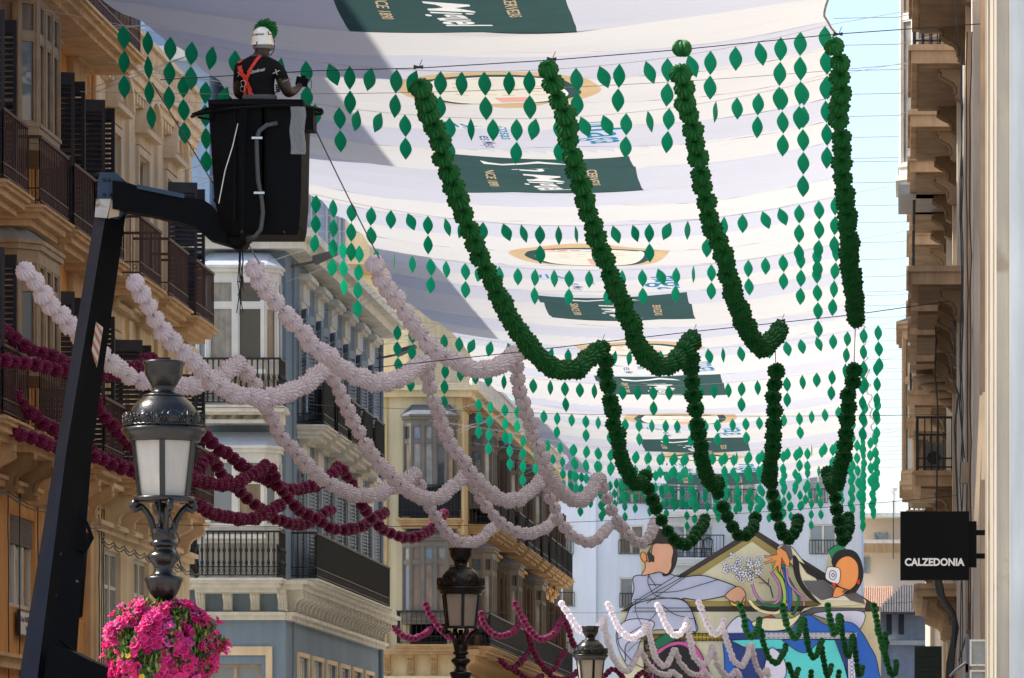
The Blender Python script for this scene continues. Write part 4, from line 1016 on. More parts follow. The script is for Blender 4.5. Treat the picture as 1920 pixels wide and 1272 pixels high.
# ------------------------------------------------------------------ paper garlands
M['g_green'] = mat('dark_green_paper', (0.005, 0.15, 0.030), 0.55, var=0.25, scale=9, transl=0.22, spec=0.4)
M['g_white'] = mat('lilac_white_paper', (0.93, 0.89, 0.95), 0.6, var=0.06, scale=9, transl=0.35, spec=0.35)
M['g_plum'] = mat('plum_paper', (0.21, 0.009, 0.075), 0.55, var=0.25, scale=9, transl=0.12, spec=0.4)
def ball_mesh(name, mt, pl=24, seed=0, lat=9, R_=1.0):
    """pleated paper ball, poles on the z axis, radius 1"""
    rr = random.Random(seed); vs = []; fs = []; n = pl*2
    jit = [rr.uniform(0.94, 1.04) for _ in range(pl)]
    ths = [0.16] + [PI*(i+0.35)/(lat+0.7-1) for i in range(1, lat-1)] + [PI-0.16]
    for th in ths:
        for k in range(n):
            a = 2*PI*k/n + 0.05*math.sin(3*th+k)
            ridge = k % 2 == 0
            s = (1.0 + 0.02*rr.uniform(-1, 1) if ridge else 0.87)*jit[k//2]
            zf = 1.0 if ridge else 0.86
            vs.append((s*math.cos(a)*math.sin(th), s*math.sin(a)*math.sin(th), math.cos(th)*zf*(0.92 if th in (ths[0], ths[-1]) else 1)))
    L_ = len(ths); top = len(vs); vs.append((0,0,0.78)); vs.append((0,0,-0.78))
    for i in range(L_-1):
        for k in range(n):
            k2 = (k+1) % n; fs.append((i*n+k, i*n+k2, (i+1)*n+k2, (i+1)*n+k))
    for k in range(n):
        k2 = (k+1) % n; fs.append((k2, k, top)); fs.append(((L_-1)*n+k, (L_-1)*n+k2, top+1))
    m = MB(); m.add(vs, fs); return m.mesh(name, mt)
BALLS = {c: [ball_mesh('paper_ball', M['g_'+c], 15, s) for s in range(4)] for c in ('green', 'white', 'plum')}
LOWB = ball_mesh('paper_ball', M['g_green'], 10, 0, 5)
LOWV = [v.co.copy() for v in LOWB.vertices]; LOWF = [tuple(p.vertices) for p in LOWB.polygons]
def cr_path(pts, Y0, Y1, n=240):
    """smooth path through photo points, walking from depth Y0 to Y1"""
    q = [Vector((a, b, 0)) for a, b in pts]
    q = [q[0]*2-q[1]] + q + [q[-1]*2-q[-2]]
    out = []
    for i in range(1, len(q)-2):
        p0, p1, p2, p3 = q[i-1:i+3]
        for k in range(24):
            t = k/24
            out.append(0.5*((2*p1)+(p2-p0)*t+(2*p0-5*p1+4*p2-p3)*t*t+(3*p1-p0-3*p2+p3)*t**3))
    out.append(q[-2])
    L = [0]
    for a, b in zip(out, out[1:]): L.append(L[-1]+(b-a).length)
    return [P(p.x, p.y, Y0+(Y1-Y0)*(0.4*L[i]/L[-1]+0.6*(L[i]/L[-1])**2)) for i, p in enumerate(out)]
CNAME = {'green': 'dark green', 'white': 'lilac white', 'plum': 'plum purple'}
def garland(c, pts, Y0, Y1, label, group, near=True, r=0.140, seed=0, pitch=(0.175, 0.085)):
    """a cord threaded with pleated balls; the balls hang apart at the top and bunch up towards the foot of the swag"""
    rr = random.Random(seed); path = cr_path(pts, Y0, Y1)
    L = [0]; K = [0]
    for a, b in zip(path, path[1:]):
        L.append(L[-1]+(b-a).length)
        v = (b-a); K.append(K[-1]+math.hypot(v.x-a.x/a.y*v.y, v.z-(a.z-EYE)/a.y*v.y))
    tot = K[-1]; W = K
    t = thing('paper_garland', path[0], label, 'garland', group)
    d = 0.0; j = 0; low = MB(); cnt = 0
    cm = MB(); cm.tube([tuple(p-path[0]) for p in path[::4]], 0.006, 4); link('cord', cm.mesh('cord', M['black_iron']), t)
    while d < tot and cnt < 100:
        while j < len(W)-2 and W[j+1] < d: j += 1
        f = (d-W[j])/max(1e-6, W[j+1]-W[j]); p = path[j].lerp(path[j+1], f)
        tg = (path[min(j+2, len(path)-1)]-path[max(j-1, 0)]).normalized()
        u = d/tot
        pp = pitch[0] + (pitch[1]-pitch[0])*max(0, min(1, (u-0.45)*3.0))
        if not near: pp = max(0.13, tot/99)
        rad = r*(0.97+0.05*min(1, u*1.6))*rr.uniform(0.93, 1.08)
        ax = 0.115 - 0.02*u
        tg = (tg*0.55 + Vector((0, 0.6, -0.05))*(1 if tg.y > 0 else -1)).normalized()
        q = tg.to_track_quat('Z', 'Y') @ Quaternion((rr.uniform(-1,1), rr.uniform(-1,1), 0), rr.uniform(0, 0.16)) @ Quaternion((0,0,1), rr.uniform(0, 6.28))
        off = Vector((rr.uniform(-1,1), rr.uniform(-1,1), rr.uniform(-1,1)))*r*0.14
        if near:
            o = link('paper_ball', BALLS[c][rr.randrange(4)], t, p-path[0]+off)
            o.rotation_mode = 'QUATERNION'; o.rotation_quaternion = q; o.scale = (rad, rad, ax)
        else:
            mt = Matrix.Translation(p-path[0]+off) @ q.to_matrix().to_4x4() @ Matrix.Diagonal((rad, rad, max(ax, 0.10), 1))
            low.T = mt; low.add(LOWV, LOWF); low.T = None
        d += pp*rr.uniform(0.88, 1.12); cnt += 1
    if not near: link('paper_puffs', low.mesh('paper_puffs', M['g_'+c]), t)
    return t
G1 = 'dark green paper garlands strung along the street'; G2 = 'lilac white paper garlands strung along the street'; G3 = 'plum purple paper garlands strung along the street'
ends = {}
gs = [ # strand, row, points, Y0, Y1
 (0,0,[(790,165),(800,205),(825,275),(850,350),(885,435),(912,505),(945,575),(985,640),(1030,685),(1075,692),(1105,672),(1128,652)],59,66),
 (1,0,[(1028,132),(1048,185),(1062,235),(1075,300),(1095,375),(1120,450),(1145,520),(1180,600),(1205,660),(1240,690),(1270,672),(1297,633)],59.5,66.5),
 (2,0,[(1275,138),(1285,190),(1300,260),(1318,345),(1335,420),(1360,490),(1380,560),(1405,625),(1430,652),(1452,635),(1466,612)],60,67),
 (3,0,[(1567,90),(1577,140),(1573,210),(1580,300),(1586,380),(1592,450),(1596,520),(1605,570),(1606,605)],60.5,67),
 (0,1,[(1130,655),(1137,700),(1147,760),(1155,810),(1167,860),(1185,900),(1200,906),(1210,893)],66,75),
 (1,1,[(1297,645),(1296,700),(1305,760),(1312,830),(1325,890),(1338,912),(1350,902)],66.5,75),
 (2,1,[(1455,698),(1450,750),(1452,810),(1446,860),(1440,900),(1443,885)],67,75),
 (3,1,[(1602,695),(1592,740),(1590,790),(1582,850),(1570,905),(1558,905),(1552,880)],67,75.5),
 (0,2,[(1210,895),(1222,930),(1240,975),(1262,1008),(1282,1022),(1305,1005),(1322,972)],75,86),
 (1,2,[(1342,905),(1355,950),(1372,985),(1392,1007),(1410,992),(1417,972)],75,86),
 (2,2,[(1445,905),(1452,950),(1460,985),(1475,1010),(1488,1000),(1498,972)],75,86),
 (3,2,[(1560,915),(1567,950),(1573,990),(1582,1015),(1590,1000),(1592,970)],75,86),
]
pos4 = ['leftmost', 'second from the left', 'third from the left', 'rightmost']
rows = ['in the nearest green row', 'in the middle green row', 'in the green row ending above the mural']
for k, (s, rw, pts, a, b) in enumerate(gs):
    garland('green', pts, a, b, 'dark green paper garland, %s %s' % (pos4[s], rows[rw]), G1, seed=k, r=(0.140, 0.126, 0.114)[rw])
# loose green paper ball above the third strand
bl = link('paper_ball', BALLS['green'][1], None, P(1279, 91, 60)); bl.scale = (0.125, 0.125, 0.11); tag(bl, 'single loose green paper ball hanging just above the third green garland', 'paper ball')
ws = [
 (0,0,[(45,508),(72,540),(100,580),(130,610),(165,640),(195,668),(222,692),(255,712),(300,718),(345,722),(385,718),(425,700),(447,680)],63,70),
 (1,0,[(253,530),(275,570),(300,610),(330,645),(360,680),(395,712),(430,735),(470,745),(510,745),(550,732),(585,712),(612,690)],63.5,70.5),
 (2,0,[(478,502),(500,545),(530,580),(560,618),(590,650),(630,680),(665,703),(705,718),(745,712),(775,695),(798,672)],64,71),
 (3,0,[(703,497),(730,540),(755,580),(780,615),(810,650),(845,675),(885,690),(925,690),(955,672),(980,655)],64.5,71.5),
 (0,1,[(447,682),(468,705),(490,740),(505,775),(530,820),(560,855),(595,890),(630,915),(670,928),(710,925),(748,907),(780,887)],70,79),
 (1,1,[(612,690),(628,715),(648,760),(668,800),(690,840),(720,880),(755,910),(790,932),(825,932),(850,912),(872,893)],70.5,80),
 (2,1,[(800,680),(808,730),(825,780),(842,830),(870,870),(900,908),(940,935),(975,935),(1000,915),(1020,893)],71,81),
 (3,1,[(965,668),(972,720),(990,780),(1005,830),(1025,880),(1050,920),(1080,940),(1105,925),(1125,893)],71.5,81.5),
 (0,2,[(780,890),(795,925),(815,965),(840,1000),(870,1020),(900,1010),(932,982)],79,90),
 (1,2,[(880,900),(905,940),(935,975),(970,998),(1000,1000),(1030,985),(1045,965)],80,91),
 (2,2,[(1020,895),(1035,940),(1055,985),(1085,1012),(1115,1015),(1145,985)],81,92),
 (3,2,[(1125,897),(1140,940),(1160,980),(1185,1010),(1205,1018),(1222,998),(1230,975)],81.5,92),
]
rows = ['in the nearest lilac row', 'in the second lilac row', 'in the third lilac row, above the street lamps']
for k, (s, rw, pts, a, b) in enumerate(ws):
    garland('white', pts, a, b, 'lilac paper garland, %s %s' % (pos4[s], rows[rw]), G2, seed=50+k, r=(0.137, 0.124, 0.112)[rw])
ps = [
 ('topmost at the left edge, running down behind the crane boom', [(-30,600),(0,615),(33,640),(60,655),(88,665),(120,678),(140,705),(176,741),(186,771),(201,789),(219,806),(239,827),(270,855),(310,885),(363,900),(410,909),(433,907),(465,895),(504,870)],75,85),
 ('nearly level just under the topmost one at the left edge', [(-30,670),(0,676),(40,682),(90,690),(140,698),(190,704),(222,700),(255,688),(284,672)],73,80),
 ('running from the left edge and curling up behind the lamp', [(-20,690),(0,707),(12,722),(28,743),(50,769),(75,789),(100,806),(130,830),(171,850),(240,878),(300,897),(350,898),(366,885),(382,868),(401,856)],75,85),
 ('lowest at the left edge, passing behind the boom and the lantern', [(-20,775),(0,789),(25,808),(63,822),(103,838),(171,852),(205,868),(252,886),(305,912),(363,943),(400,962),(440,974),(475,973),(500,962),(525,947)],75,86),
 ('thick one coming out from behind the lantern top', [(284,674),(305,710),(335,762),(365,795),(385,816),(408,841),(433,856),(464,881),(498,901),(538,918),(575,915),(603,904),(623,890),(634,875)],80,90),
 ('crossing the lower white bay window and ending beside it', [(401,858),(411,881),(430,904),(453,926),(481,949),(510,969),(552,983),(583,977),(609,963),(629,952)],85,96),
 ('ending on the blue shutters above the net covered balcony', [(508,878),(524,915),(549,946),(580,966),(612,986),(646,994),(680,986),(708,969),(728,957)],85,97),
 ('rightmost large one, ending on the yellow corner building', [(643,881),(660,909),(680,949),(697,972),(722,994),(759,1008),(787,1006),(810,989),(834,963)],90,100),
]
for k, (lab, pts, a, b) in enumerate(ps):
    garland('plum', pts, a, b, 'plum purple paper garland, '+lab, G3, seed=90+k, r=0.120, pitch=(0.150, 0.090))
def z3(L): return [(680+x/3.692, 1080+y/3.692) for x, y in L]
def z4(L): return [(1130+x/3.368, 1080+y/3.368) for x, y in L]
far = [
 ('plum', z3([(95,175),(130,240),(190,330),(260,400),(340,435),(430,400),(500,330),(545,260)]),150,163,'leftmost of the far plum garlands, starting at the end of the blue building'),
 ('plum', z3([(435,200),(480,290),(550,380),(640,440),(720,420),(790,330),(818,262)]),150,163,'far plum garland passing behind the second street lamp glass'),
 ('plum', z3([(820,265),(840,330),(890,390),(950,415),(1030,390),(1080,340),(1120,290)]),152,164,'far plum garland just right of the second street lamp'),
 ('plum', z3([(1055,195),(1090,270),(1140,350),(1190,410),(1250,440),(1320,400),(1370,320),(1400,290)]),150,163,'far plum garland ending in a peak left of the third street lamp'),
 ('plum', z3([(660,430),(675,500),(740,590),(800,605),(860,560),(885,510)]),163,175,'far plum garland low down under the second street lamp lantern'),
 ('plum', z3([(860,380),(890,490),(950,580),(1030,640),(1100,590),(1140,540),(1165,500)]),163,175,'far plum garland low between the second and third street lamps'),
 ('plum', z3([(1120,300),(1140,380),(1170,480),(1210,570),(1260,640),(1320,650),(1370,570),(1410,510)]),163,176,'far plum garland dipping just left of the third street lamp'),
 ('plum', z3([(1400,300),(1430,390),(1460,470),(1500,560)]),163,170,'short far plum garland running down behind the third street lamp'),
 ('plum', z3([(1030,640),(1100,690),(1180,720),(1240,690)]),175,182,'plum garland at the bottom edge, left of centre between the lamps'),
 ('plum', z3([(1260,650),(1330,705),(1420,715),(1490,660)]),176,184,'plum garland at the bottom edge right beside the third street lamp'),
 ('plum', z4([(-30,690),(0,650),(60,590),(100,610),(130,650),(170,690)]),176,184,'plum garland peak at the bottom edge right of the third street lamp'),
 ('plum', z4([(180,680),(215,640),(255,608),(290,650),(320,690)]),176,184,'plum garland peak at the bottom edge in front of the black arch of the mural'),
 ('white', z3([(1380,195),(1430,270),(1480,350),(1540,400),(1600,390),(1660,310),(1675,290)]),150,162,'far lilac garland ending above the third street lamp'),
 ('white', z4([(35,180),(60,240),(90,310),(140,370),(190,395),(240,360),(285,290)]),150,162,'far lilac garland over the left leg of the painted man'),
 ('white', z4([(350,185),(375,250),(410,330),(460,375),(510,340),(530,280)]),150,162,'far lilac garland over the lap of the painted man'),
 ('white', z4([(610,170),(635,240),(670,320),(715,370),(755,320),(765,280)]),150,162,'far lilac garland below the painted hand holding the branch'),
 ('white', z4([(5,280),(30,400),(60,500),(110,580),(160,600),(200,540),(240,460)]),162,174,'bright lilac garland right of the third street lamp'),
 ('white', z4([(285,320),(310,440),(340,530),(390,570),(430,520),(455,460)]),162,174,'bright lilac garland in front of the black painted arch'),
 ('white', z4([(540,330),(560,450),(590,530),(640,560),(680,500),(695,445)]),162,174,'bright lilac garland over the pink painted band'),
 ('white', z4([(770,360),(800,460),(830,540),(880,565),(915,500),(930,430)]),162,174,'bright lilac garland over the navy part of the mural'),
 ('white', z4([(240,470),(290,560),(350,610),(410,625),(440,605),(500,650)]),174,186,'lilac garland low across the foot of the black painted arch'),
 ('white', z4([(460,470),(490,550),(550,610),(610,630),(640,605),(680,650)]),174,186,'lilac garland low over the foot of the pink painted band'),
 ('white', z4([(720,555),(750,600),(800,640),(840,600),(870,640)]),176,186,'short lilac garland at the bottom edge over the cream wall of the mural'),
 ('white', z4([(940,440),(960,530),(985,600),(1010,630),(1035,595),(1050,640)]),174,186,'lilac garland low over the pale blue lap in the mural'),
 ('white', z4([(700,458),(708,490),(714,518)]),174,176,'very short lilac garland end over the pink painted band'),
 ('green', z4([(870,190),(890,260),(905,340),(940,390),(975,340),(990,265)]),150,162,'far green garland leftmost in front of the mural'),
 ('green', z4([(1135,190),(1155,290),(1185,360),(1215,395),(1245,330),(1262,260)]),150,162,'far green garland under the painted ribbons'),
 ('green', z4([(1420,190),(1440,300),(1465,370),(1490,300),(1490,245)]),150,162,'far green garland in front of the grey skirt of the painted woman'),
 ('green', z4([(1710,190),(1725,260),(1740,340),(1760,420),(1780,490)]),150,160,'far green garland rightmost, in front of the grey house'),
 ('green', z4([(1785,370),(1790,430),(1782,480),(1792,530),(1815,610),(1840,625),(1852,590),(1855,540)]),160,172,'green garland curling up at the foot of the grey house'),
 ('green', z4([(1000,350),(1020,440),(1050,520),(1100,550),(1140,490),(1160,430)]),162,174,'far green garland over the turquoise part of the mural, at its left'),
 ('green', z4([(1270,280),(1290,400),(1310,490),(1340,515),(1370,450),(1385,400)]),162,174,'far green garland dipping in the middle of the turquoise panel'),
 ('green', z4([(1505,260),(1510,330),(1525,430),(1550,510),(1570,440),(1578,375)]),162,174,'far green garland over the patterned corner of the painted dress'),
 ('green', z4([(1175,560),(1195,620),(1215,645),(1235,590)]),176,186,'small green garland at the bottom edge, left in the turquoise panel'),
 ('green', z4([(1385,460),(1400,560),(1420,630),(1445,570)]),174,186,'small green garland at the bottom edge right of the middle of the turquoise panel'),
 ('green', z4([(1585,400),(1600,530),(1620,630),(1650,560)]),174,186,'small green garland running down the patterned hem of the painted dress'),
 ('green', z4([(1316,605),(1318,630),(1316,660)]),186,188,'tiny green garland end at the bottom edge, centre of the turquoise panel'),
 ('green', z4([(1495,610),(1490,630),(1488,660)]),186,188,'tiny green garland end at the bottom edge, right in the turquoise panel'),
]
for k, (c, pts, a, b, lab) in enumerate(far):
    garland(c, pts, a, b, lab, {'green': G1, 'white': G2, 'plum': G3}[c], seed=200+k, r=0.118, pitch=(0.145, 0.095))
# wires that carry the garlands
def wire(pts, r, label, knots=(), mt='black_iron'):
    m = MB(); m.tube([tuple(p) for p in pts], r, 5)
    for kx in knots:
        c = Vector(kx)
        for a in range(3): m.tube([c+Vector((-0.06,0,-0.01+0.02*a)), c+Vector((0.05,0.02,0.03-0.015*a))], 0.012, 4)
        m.tube([c, c+Vector((0.04,0,0.10))], 0.005, 4)
    o = link('support_wire', m.mesh('support_wire', M[mt])); return tag(o, label, 'wire', 'wires across the street')
def sagline(p, q, sag, n=24):
    p = Vector(p); q = Vector(q); return [p.lerp(q, i/n)-Vector((0,0,sag*4*(i/n)*(1-i/n))) for i in range(n+1)]
wire([P(300,150,59), P(590,133,59), P(785,128,59), P(1035,113,59.5), P(1280,93,60), P(1572,64,60.5), P(1840,45,61.0)], 0.006, 'thin wire carrying the tops of the nearest green garlands', [P(785,128,59), P(1035,113,59.5), P(1572,66,60.5)])
for a, b, c in ((785,128,160),(1035,113,128),(1279,96,132),(1572,66,86)):
    pass
wire([P(700,690,66.5), P(975,660,66.5), P(1128,642,66.5), P(1300,622,66.5), P(1465,605,67), P(1603,590,67), P(1780,565,67)], 0.006, 'thin wire joining the lower ends of the nearest green garlands', [P(1128,642,66.5), P(1300,622,66.5), P(1465,603,67)])
wire(sagline(P(150,172,80), P(1700,120,80), 0.2), 0.005, 'pale wire crossing behind the man in the basket', (), 'rope')
wire(sagline((-14, 103, 10.2), (1.0, 103, 9.9), 0.15), 0.005, 'thin wire carrying the third row of garlands in front of the white building')
wire(sagline((-14, 90, 6.9), (1.0, 90, 7.4), 0.25), 0.005, 'wire crossing above the second street lamp')
wire(sagline((-14, 150, 7.8), (1.0, 150, 8.1), 0.2), 0.006, 'wire carrying the far rows of garlands across the mural')
wire(sagline(P(590,240,58), P(712,486,64.5), 0.02), 0.008, 'slanting wire from the basket down to the lilac garland right of it')
wire(sagline(P(1453,650,67), P(1455,690,67), 0.0), 0.006, 'short vertical thread under the third green garland')
wire(sagline(P(1604,606,67), P(1601,692,67), 0.0), 0.006, 'short vertical thread under the rightmost green garland')
wire(sagline(P(455,440,58), P(487,495,64), 0.0), 0.008, 'short wire from the crane joint to a lilac garland')
wire(sagline(P(285,155,60), P(400,345,60), 0.0), 0.008, 'dark wire slanting down in front of the cream building to the basket')

# ------------------------------------------------------------------ rows of leaf pendants
def leaf_mat():
    m = mat('emerald_plastic_leaf', (0.012, 0.60, 0.39), 0.35, var=0.14, scale=4, transl=0.62, spec=0.3)
    return m
M['leaf'] = leaf_mat()
def leaf_mesh():
    h, w_ = 0.38, 0.207; n = 8; m = MB(); pts = []
    for i in range(n+1):
        t = i/n; pts.append((w_/2*math.sin(PI*t)**1.05*(1.0-0.06*math.sin(2*PI*t)), -h*t))
    for i in range(n-1, 0, -1):
        t = i/n; pts.append((-w_/2*math.sin(PI*t)**1.05*(1.0+0.06*math.sin(2*PI*t)), -h*t))
    m.prism(pts, -0.002, 0.002, 'y')
    return m.mesh('leaf_pendant', M['leaf'])
LEAF = leaf_mesh()
rowsY = [78, 84, 98.5, 106.5, 119.5, 124.5, 141, 147.5, 162, 170, 184, 154, 177]
xl = [-12.1, -12.05, -11.5, -11.9, -12.0, -11.7, -11.9, -11.5, -11.3, -11.2, -10.9, -11.6, -11.0]
hl = [12.3, 12.4, 12.2, 12.2, 11.7, 11.3, 11.75, 11.3, 11.7, 11.75, 12.1, 11.7, 12.0]
step = [0.352, 0.372, 0.365, 0.375, 0.37, 0.37, 0.375, 0.37, 0.375, 0.38, 0.38, 0.38, 0.37, 0.38]
for i, Y in enumerate(rowsY):
    rr = random.Random(300+i); x0 = xl[i]; x1 = -0.45-0.02*i if i > 3 else -1.15+0.0*i
    z0 = hl[i]+EYE; n = int((x1-x0)/step[i]); sag = 0.72
    t = thing('leaf_garland', (x0, Y, z0), 'row of emerald leaf pendants strung across the street, %s row from the camera' % ORD[sorted(rowsY).index(Y)], 'bunting', 'rows of leaf pendants under the sails')
    def zz(x):
        u = (x-x0)/(x1-x0); return z0 - sag*4*u*(1-u)*(1.0 if i < 2 else 0.85)
    cm = MB(); cm.tube([(-13.9-x0, 0, 0.35)] + [(x0+(x1-x0)*k/30-x0, 0, zz(x0+(x1-x0)*k/30)-z0) for k in range(31)] + [(XR-x0, 0, 0.4)], 0.0045, 4)
    link('cord', cm.mesh('cord', M['r_pale']), t)
    cnt = 0
    patL = [3,4,3,2,1] if i % 2 == 0 else [3,4,1,1,1]
    patR = [1,1,3,4,3] if i % 2 == 0 else [1,2,3,5,4]
    for k in range(n+1):
        x = x0+step[i]*k
        j = n-k
        if k < len(patL): c = patL[k]
        elif j < len(patR): c = patR[len(patR)-1-j]
        else: c = [2,1][(k+i) % 2] if i % 2 == 0 else [1,2,1,2,1][(k+i) % 5]
        if i >= 2 and k >= len(patL) and j >= len(patR): c = [2,1,2,1,1,2][(k*3+i) % 6] if i % 3 != 2 else [1,1,2][(k+i) % 3]
        if i >= 7 and k >= len(patL) and j >= len(patR): c = [2,1,3,1,2,2][(k*5+i) % 6]
        z = zz(x); lean = rr.uniform(-0.04, 0.04); xx = x + rr.uniform(-0.03, 0.03)
        tilt = rr.choice([0, 0, 0.38, -0.38, 0.2]) if c == 1 and i < 5 else rr.uniform(-0.06, 0.06)
        if c == 1 and k > n*0.6: tilt = -abs(tilt) if rr.random() < 0.7 else tilt
        yaw = rr.gauss(0, 0.28) if c > 1 else rr.gauss(0, 0.55)
        for q in range(c):
            if cnt >= 99: break
            o = link('leaf_pendant', LEAF, t, (xx-x0, 0, z-z0))
            a = tilt if q == 0 else lean+rr.uniform(-0.05, 0.05)
            o.rotation_euler = (rr.uniform(-0.05, 0.05), a, yaw+rr.gauss(0, 0.12)); cnt += 1
            z -= 0.385*math.cos(a); xx -= 0.385*math.sin(a)
# ------------------------------------------------------------------ mural hoarding in front of the white building
MY = 226.0
mc = {'cream': (0.66,0.62,0.42), 'dark': (0.045,0.035,0.03), 'olive': (0.34,0.27,0.08), 'line': (0.01,0.01,0.01), 'skin': (0.68,0.36,0.22), 'orange': (0.72,0.28,0.08),
      'shirt': (0.44,0.48,0.62), 'hair': (0.03,0.022,0.02), 'white': (0.70,0.72,0.76), 'grey': (0.10,0.10,0.11), 'green': (0.01,0.22,0.10), 'dgreen': (0.01,0.14,0.06), 'blue': (0.012,0.10,0.45),
      'navy': (0.008,0.03,0.16), 'turq': (0.08,0.55,0.56), 'lav': (0.55,0.57,0.72), 'pink': (0.55,0.10,0.32), 'black': (0.008,0.008,0.01), 'yellow': (0.75,0.55,0.06),
      'lime': (0.36,0.50,0.08), 'mauve': (0.42,0.17,0.40), 'red': (0.60,0.03,0.02), 'royal': (0.02,0.11,0.42), 'pyel': (0.72,0.68,0.36), 'vio': (0.07,0.04,0.2)}
mk = list(mc); mmats = [mat('painted_'+k, c, 0.75, var=0.07, scale=0.8, streak=0.06) for k, c in mc.items()]
def MP(u, v): p = P(1140+u/3.4286, 960+v/3.4286, MY); return p.x, p.z
mur = MB(); LAY = [0]
def poly(pts, c):
    """a painted shape: a thin film on the board, each coat 6 mm above the last"""
    LAY[0] += 1; y = MY - 0.006*LAY[0]
    q = [MP(*p) for p in pts]; mur.cur = mk.index(c)
    tri = tessellate_polygon([[Vector((a, b, 0)) for a, b in q]])
    mur.add([(a, y, b) for a, b in q], [tuple(t) for t in tri])
def smooth_pts(pts, n=8, closed=False):
    q = [Vector((a, b, 0)) for a, b in pts]
    q = ([q[-1]]+q+[q[0], q[1]]) if closed else ([q[0]*2-q[1]]+q+[q[-1]*2-q[-2]])
    out = []
    for i in range(1, len(q)-2):
        p0, p1, p2, p3 = q[i-1:i+3]
        for k in range(n):
            t = k/n; v = 0.5*((2*p1)+(p2-p0)*t+(2*p0-5*p1+4*p2-p3)*t*t+(3*p1-p0-3*p2+p3)*t**3); out.append((v.x, v.y))
    if not closed: out.append((q[-2].x, q[-2].y))
    return out
def stroke(pts, wd=5, c='line', sm=True, newlay=True):
    if sm and len(pts) > 2: pts = smooth_pts(pts)
    if newlay: LAY[0] += 1
    y = MY - 0.006*LAY[0]; mur.cur = mk.index(c)
    L = []; R_ = []
    for i, p in enumerate(pts):
        a = pts[max(0, i-1)]; b = pts[min(len(pts)-1, i+1)]
        dx, dy = b[0]-a[0], b[1]-a[1]; l = math.hypot(dx, dy) or 1
        nx, ny = -dy/l*wd/2, dx/l*wd/2
        L.append(MP(p[0]+nx, p[1]+ny)); R_.append(MP(p[0]-nx, p[1]-ny))
    n = len(pts)
    mur.add([(a, y, b) for a, b in L]+[(a, y, b) for a, b in R_], [(i, i+1, n+i+1, n+i) for i in range(n-1)])
def shape(pts, c, wd=5, sm=True):
    q = smooth_pts(pts, 8, True) if sm else pts
    poly(q, c); stroke(q+[q[0], q[1]], wd, 'line', False)
mb_ = thing('mural_hoarding', (MP(900, 1000)[0], MY, 0), 'large hoarding painted with a gabled house, a man and a woman in blue', 'mural')
bd = MB()
bx0 = MP(78, 640)[0]; bx1 = MP(1750, 640)[0]; bz = MP(0, 632)[1]
bd.box(bx0, bx1, MY, MY+0.5, 0, bz)
q = [MP(78, 640), MP(1745, 640), MP(935, 108)]; bd.prism([(a, b) for a, b in q], MY, MY+0.5, 'y')
# outlines of the figures that reach past the roof line
hd = [(205,240),(225,190),(265,150),(300,112),(360,118),(420,165),(445,240),(440,300),(425,350),(400,400),(250,420),(215,400)]
bd.prism([MP(*p) for p in smooth_pts(hd, 4, True)], MY+0.02, MY+0.3, 'y')
wo = [(1425,250),(1500,215),(1530,250),(1600,275),(1635,340),(1640,430),(1610,500),(1570,545),(1480,560),(1400,420)]
bd.prism([MP(*p) for p in smooth_pts(wo, 4, True)], MY+0.02, MY+0.3, 'y')
arm_o = [(1080,270),(1130,212),(1180,225),(1260,320),(1400,430),(1480,520),(1300,560),(1100,420)]
bd.prism([MP(*p) for p in arm_o], MY+0.025, MY+0.3, 'y')
part('board', bd, [mmats[mk.index('cream')]], mb_)
# house
poly([(78,640),(935,108),(1745,640),(1745,1500),(78,1500)], 'cream')
poly([(78,642),(935,106),(960,130),(960,160),(935,150),(190,635),(1745,612),(1745,642)], 'dark')
poly([(935,106),(1745,612),(1700,640),(930,150)], 'dark')
poly([(935,148),(985,188),(345,575),(240,575)], 'olive'); poly([(935,148),(900,178),(1480,540),(1560,560)], 'olive')
poly([(500,573),(1350,573),(1350,608),(500,608)], 'olive'); poly([(225,610),(1660,604),(1700,636),(225,638)], 'dark')
poly([(345,573),(925,192),(1480,573)], 'cream')
# patterned tile band
for (a, b, c) in ((230,750,'black'),(750,1590,'navy')): poly([(a,785),(b,778),(b,830),(a,835)], c)
rr = random.Random(5)
mur.cur = mk.index('white')
x = 236
LAY[0] += 1
while x < 1582:
    col = 'olive' if x < 480 else 'yellow' if x < 745 else 'white'
    for (ox, oy) in ((0,0),(24,0)):
        cx = x+ox; cy = 806
        for r_ in (10, 19): stroke([(cx+r_*math.cos(t*PI/4), cy+r_*math.sin(t*PI/4)) for t in range(9)], 3.0, col, False, False)
        stroke([(cx-20,cy-20),(cx+20,cy+20)], 2.5, col, False, False); stroke([(cx-20,cy+20),(cx+20,cy-20)], 2.5, col, False, False)
    x += 48
poly([(230,835),(290,835),(290,1500),(230,1500)], 'black'); LAY[0] += 1
for k in range(12):
    for r_ in (8, 17): stroke([(260+r_*math.cos(t*PI/4), 865+k*52+r_*math.sin(t*PI/4)) for t in range(9)], 3.0, 'olive', False, False)
poly([(290,835),(560,830),(560,1500),(290,1500)], 'cream')
shape([(290,980),(330,880),(400,840),(490,835),(560,860),(620,960),(660,1100),(670,1500),(290,1500)], 'pink', 5)
shape([(300,1000),(350,900),(430,860),(500,870),(560,940),(590,1050),(600,1500),(300,1500)], 'black', 4)
shape([(300,835),(360,790),(430,770),(480,800),(400,840),(320,880)], 'dgreen', 4)
